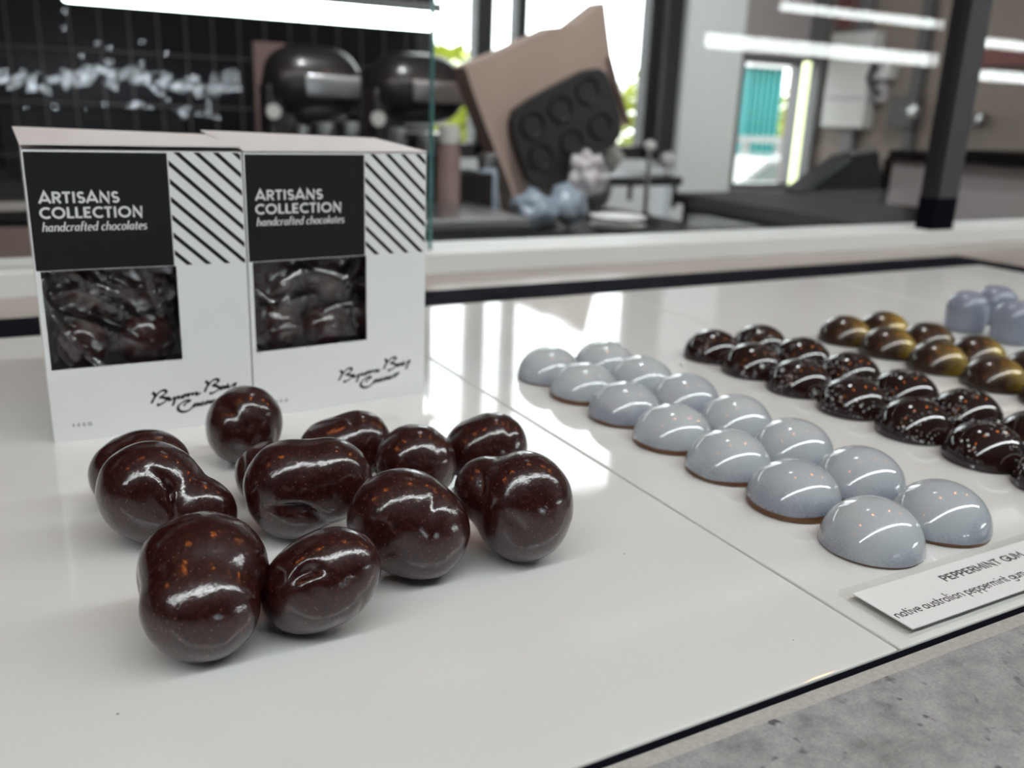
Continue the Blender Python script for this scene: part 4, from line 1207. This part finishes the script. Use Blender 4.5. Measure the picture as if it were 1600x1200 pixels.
# kraft board and black mould
Yb = 1.4
out = [(727, 105), (800, 74), (868, 42), (898, 40), (945, 3), (950, 45), (955, 85), (972, 150), (985, 193), (958, 205), (930, 238), (905, 262), (874, 290), (872, 347), (806, 347), (800, 300), (785, 262), (760, 200), (738, 140)]
t = thing('kraft_bag', 'tilted brown kraft bag standing behind the wrapped packs, beyond the glass', 'bag', (0, 0, 0))
poly = []
for px, py in out:
    p = at(px, py, Yb); poly.append((p.x, p.z))
m = MB(); m.prism(poly, Yb, Yb + .05); kb = m.build('bag_body', 'kraft', t)
hp = [at(950, 88, 1.395), at(966, 140, 1.392), at(984, 196, 1.395)]
MB().tube(hp, [.003, .0045, .003], 8).build('bag_fold', 'kraft2', t)
out2 = [(800, 190), (806, 172), (830, 155), (872, 132), (915, 110), (935, 107), (946, 116), (956, 145), (968, 185), (968, 210), (958, 226), (920, 252), (890, 280), (872, 290), (842, 292), (826, 283), (814, 250), (803, 215)]
t = thing('silicone_mould', 'black six-cavity silicone mould leaning on the kraft bag', 'mould', (0, 0, 0))
poly = [(at(px, py, 1.38).x, at(px, py, 1.38).z) for px, py in out2]
m = MB(); m.prism(poly, 1.375, 1.396); m.build('mould_sheet', 'silicone', t)
for px, py in ((832, 195), (876, 170), (918, 142), (845, 245), (893, 222), (938, 196)):
    c = at(px, py, 1.375); r = .021
    vs = []; fs = []; n = 28; pr = [(r * 1.15, 0), (r * 1.12, .003), (r, .004), (r * .86, .001), (r * .6, -.002), (.0004, -.004)]
    for rr, d in pr:
        for k in range(n):
            a = 2 * math.pi * k / n; vs.append((c.x + rr * math.cos(a), 1.3755 - d, c.z + rr * math.sin(a)))
    for j in range(len(pr) - 1):
        for k in range(n): fs.append((j * n + k, j * n + (k + 1) % n, (j + 1) * n + (k + 1) % n, (j + 1) * n + k))
    m = MB(); m.v = vs; m.f = fs; m.build('cavity', 'graphite', t, smooth='auto')


def blob(name, lab, cat, c, rad, mat, seed, grp=None, amp=.3, fr=1.6, rest=False):
    bm = bmesh.new(); bmesh.ops.create_icosphere(bm, subdivisions=4, radius=1)
    for v in bm.verts:
        k = 1 + amp * noise.noise(v.co * fr + Vector((seed, 0, 0))) + amp * .5 * abs(noise.noise(v.co * fr * 3 + Vector((0, seed, 0))))
        v.co = Vector((v.co.x * rad[0] * k, v.co.y * rad[1] * k, v.co.z * rad[2] * k))
    zmin = min(v.co.z for v in bm.verts)
    m = MB(); bm.verts.index_update(); m.add([v.co for v in bm.verts], [[v.index for v in f.verts] for f in bm.faces]); bm.free()
    o = m.build(name, mat, None, smooth=True); o.location = c
    if rest: o.location.z = BZ - zmin
    return tag(o, lab, cat, grp)


def on(px, py, Y): return at(px, py, Y)


p = on(832, 336, 1.33); blob('wrapped_pack', 'left pale blue plastic-wrapped pack in front of the kraft bag', 'pack', (p.x, 1.33, p.z), (.038, .035, .030), 'bluewrap', 1, 'plastic-wrapped packs', rest=True)
p = on(884, 338, 1.33); blob('wrapped_pack', 'right grey-blue plastic-wrapped pack in front of the kraft bag', 'pack', (p.x, 1.33, p.z), (.032, .035, .031), 'bluewrap', 4, 'plastic-wrapped packs', rest=True)
p = on(930, 345, 1.52); blob('wrapped_pack', 'clear grey plastic-wrapped pack right of the two blue ones', 'pack', (p.x, 1.53, p.z), (.028, .035, .036), 'clearwrap', 8, 'plastic-wrapped packs', rest=True)
p = on(918, 272, 1.345); blob('crumpled_cloth', 'crumpled white cloth at the right foot of the black mould', 'cloth', (p.x, 1.345, p.z), (.031, .025, .034), 'cloth', 6, None, .5, 2.2)
p = on(955, 246, 1.45); blob('crumpled_cloth', 'smaller crumpled white paper right of the white cloth', 'paper', (p.x, 1.45, p.z), (.018, .018, .022), 'whitepl', 9, None, .5, 2.4)
p = on(965, 352, 1.3)
t = thing('plate_stack', 'stack of pale plates right of the wrapped packs', 'plates', (p.x, 1.3, BZ))
for k in range(2):
    MB().lathe([(.022, 0), (.046, .006), (.049, .009), (.040, .009)], (0, 0, k * .014), 36).build('plate', 'whitepl', t, smooth='auto')
# stand with a board on it
p = on(1006, 352, 1.35)
t = thing('display_stand', 'slim steel stand with a round black foot, beside the column', 'stand', (p.x, 1.35, BZ))
zt = at(1000, 232, 1.35).z - BZ
MB().lathe([(.030, 0), (.030, .006), (.012, .016), (.006, .022)], n=28).build('round_foot', 'graphite', t, smooth='auto')
MB().tube([(0, 0, .018), (0, 0, zt)], .0045, 12).build('stand_pole', 'steel', t, smooth='auto')
MB().lathe([(.004, zt - .002), (.010, zt), (.010, zt + .010), (.003, zt + .014)], n=20).build('finial', 'whitepl', t, smooth='auto')
a = at(938, 285, 1.56); b = at(1068, 272, 1.56)
t = thing('raised_shelf', 'small dark shelf on legs behind the steel stand', 'shelf', (0, 0, 0))
MB().box(a.x, b.x, 1.56, 1.74, a.z - .008, a.z + .010, bev=.002).build('shelf_board', 'graphite', t)
for xx in (a.x + .008, b.x - .012):
    for yy in (1.57, 1.73):
        MB().box(xx - .004, xx + .004, yy - .004, yy + .004, BZ, a.z - .008).build('leg', 'graphite', t)
p = on(1045, 232, 1.62)
t = thing('small_lamp', 'small pale globe on the raised dark shelf beside the column', 'ornament', (p.x, 1.62, a.z + .010))
MB().lathe([(.008, 0), (.010, .004), (.005, .008), (.014, .020), (.017, .032), (.012, .044), (.003, .048)], n=24).build('globe', 'cloth', t, smooth=True)

# right side: things along the brown wall
def wall_pt(px, py):
    d = Fw * F_PX + R2 * (px - 800) - U2 * (py - 600); s = (XR - .02) / d.x
    return Vector((0, 0, CAM_Z)) + d * s


def wall_box(px0, px1, py0, py1, dep, mat, name, lab, cat, par=None, back=.0):
    a = wall_pt(px0, (py0 + py1) / 2); b = wall_pt(px1, (py0 + py1) / 2)
    zt = wall_pt((px0 + px1) / 2, py0).z; zb = wall_pt((px0 + px1) / 2, py1).z
    o = MB().box(XR - dep - back, XR - back - .0005, min(a.y, b.y), max(a.y, b.y), zb, zt, bev=.002).build(name, mat, par)
    return tag(o, lab, cat) if par is None else o


t = thing('switchboard_panel', 'tall white metal panel hung on the brown wall', 'panel', (0, 0, 0))
wall_box(1302, 1368, 52, 200, .06, 'whitepl', 'panel_case', '', '', t)
wall_box(1304, 1366, 150, 156, .064, 'cloth', 'seam', '', '', t)
t = thing('wall_intercom', 'small white intercom box with cables right of the white panel', 'intercom', (0, 0, 0))
wall_box(1372, 1398, 100, 124, .05, 'whitepl', 'intercom_case', '', '', t)
wall_box(1370, 1384, 128, 160, .03, 'cloth', 'receiver', '', '', t)
m = MB()
for k in range(3):
    a = wall_pt(1376 + k * 4, 96 + k * 3); b = wall_pt(1384 - k * 3, 150); m.tube([(XR - .06, a.y, a.z), (XR - .075, (a.y + b.y) / 2 + .03, (a.z + b.z) / 2), (XR - .05, b.y, b.z)], .006, 8)
m.build('cable', 'rubber', t)
t = thing('wall_speaker', 'dark square wall box with a round chrome knob', 'wall box', (0, 0, 0))
wall_box(1396, 1436, 150, 200, .05, 'darkwall', 'box_case', '', '', t)
p = wall_pt(1443, 175)
MB().lathe([(.012, 0), (.022, .008), (.022, .02), (.006, .026)], (0, 0, 0), 20).build('round_knob', 'steel', t, smooth='auto').matrix_world = Matrix.Translation((XR - .06, p.y, p.z)) @ Matrix.Rotation(math.radians(-90), 4, 'Y')
t = thing('wall_hook', 'dark wall hook with a round chrome end right of the black post', 'hook', (0, 0, 0))
wall_box(1520, 1536, 178, 196, .05, 'darkwall', 'hook_plate', '', '', t)
p = wall_pt(1546, 187)
MB().lathe([(.008, 0), (.014, .008), (.014, .016), (.004, .02)], (0, 0, 0), 20).build('round_end', 'steel', t, smooth='auto').matrix_world = Matrix.Translation((XR - .06, p.y, p.z)) @ Matrix.Rotation(math.radians(-90), 4, 'Y')
# hanging reddish cloths / aprons above
for k, (a0, a1, mt, lb) in enumerate(((1312, 1330, 'red', 'left dull red cloth hanging at the top of the brown wall'), (1340, 1362, 'red', 'right dull red cloth hanging at the top of the brown wall'))):
    wall_box(a0, a1, -60, 44, .02, mt, 'hanging_cloth', lb, 'cloth')['group'] = 'hanging cloths'
# reddish shelf board right of post
wall_box(1528, 1625, 78, 104, .05, 'red', 'wall_shelf', 'reddish brown shelf board between the two LED bars on the right', 'shelf')
# grey appliances with dark tops
def at_x(px, py, X):
    d = Fw * F_PX + R2 * (px - 800) - U2 * (py - 600)
    return Vector((0, 0, CAM_Z)) + d * (X / d.x)


def appliance(px0, px1, py0, X, lab, dep, ymin=None):
    """cabinet whose broad face looks left along the bench"""
    a = at_x(px0, py0, X); b = at_x(px1, py0, X); y0 = b.y if ymin is None else ymin
    t = thing('counter_cabinet', lab, 'cabinet', (0, 0, 0), 0, 'grey cabinets with black tops')
    MB().box(X, X + dep, y0, a.y, SBZ, a.z - .016, bev=.001).build('cabinet_body', 'pinkgrey', t)
    MB().box(X - .008, X + dep, y0 - .006, a.y + .006, a.z - .016, a.z, bev=.001).build('cabinet_top', 'cabinet', t)
    MB().box(X - .008, X + .01, a.y, a.y + .014, SBZ, a.z - .016).build('side_frame', 'cabinet', t)


appliance(1398, 1450, 234, 1.45, 'grey cabinet with black top just left of the black post', .12)
appliance(1500, 1700, 234, 1.19, 'grey cabinet with black top to the right of the black post', .30, .74)
# black sloped machine on the side bench
p = [at(1262, 302, 1.32), at(1340, 245, 1.32), at(1382, 238, 1.32), at(1392, 302, 1.32)]
t = thing('till_screen', 'black sloping machine on the side bench', 'machine', (0, 0, 0))
MB().prism([(p[0].x, SBZ), (p[0].x, p[0].z + .004), (p[1].x, p[1].z), (p[2].x, p[2].z), (p[3].x, SBZ)], 1.335, 1.385).build('machine_body', 'graphite', t)
m = MB().tube([(p[1].x, 1.345, p[1].z + .004), (p[2].x, 1.345, p[2].z + .004)], .005, 10); m.build('hinge', 'steel', t)
MB().prism([(p[0].x + .01, p[0].z + .006), (p[1].x - .004, p[1].z - .002), (p[1].x - .004, p[1].z - .008), (p[0].x + .01, p[0].z)], 1.328, 1.335).build('screen', 'carglass', t)

# a stray drop of white cocoa butter
p = at(1066, 571, 1); d_ = (p - Vector((0, 0, CAM_Z))); q = Vector((0, 0, CAM_Z)) + d_ * (CAM_Z / -d_.z)
MBd = MB().lathe([(.0014, 0), (.0016, .0004), (.0012, .0011), (.0004, .0015)], n=20).build('cocoa_butter_drop', 'whitepl', None, smooth=True)
MBd.location = (q.x, q.y, .00003); tag(MBd, 'tiny white drop on the panel left of the farthest speckled bonbon', 'crumb')
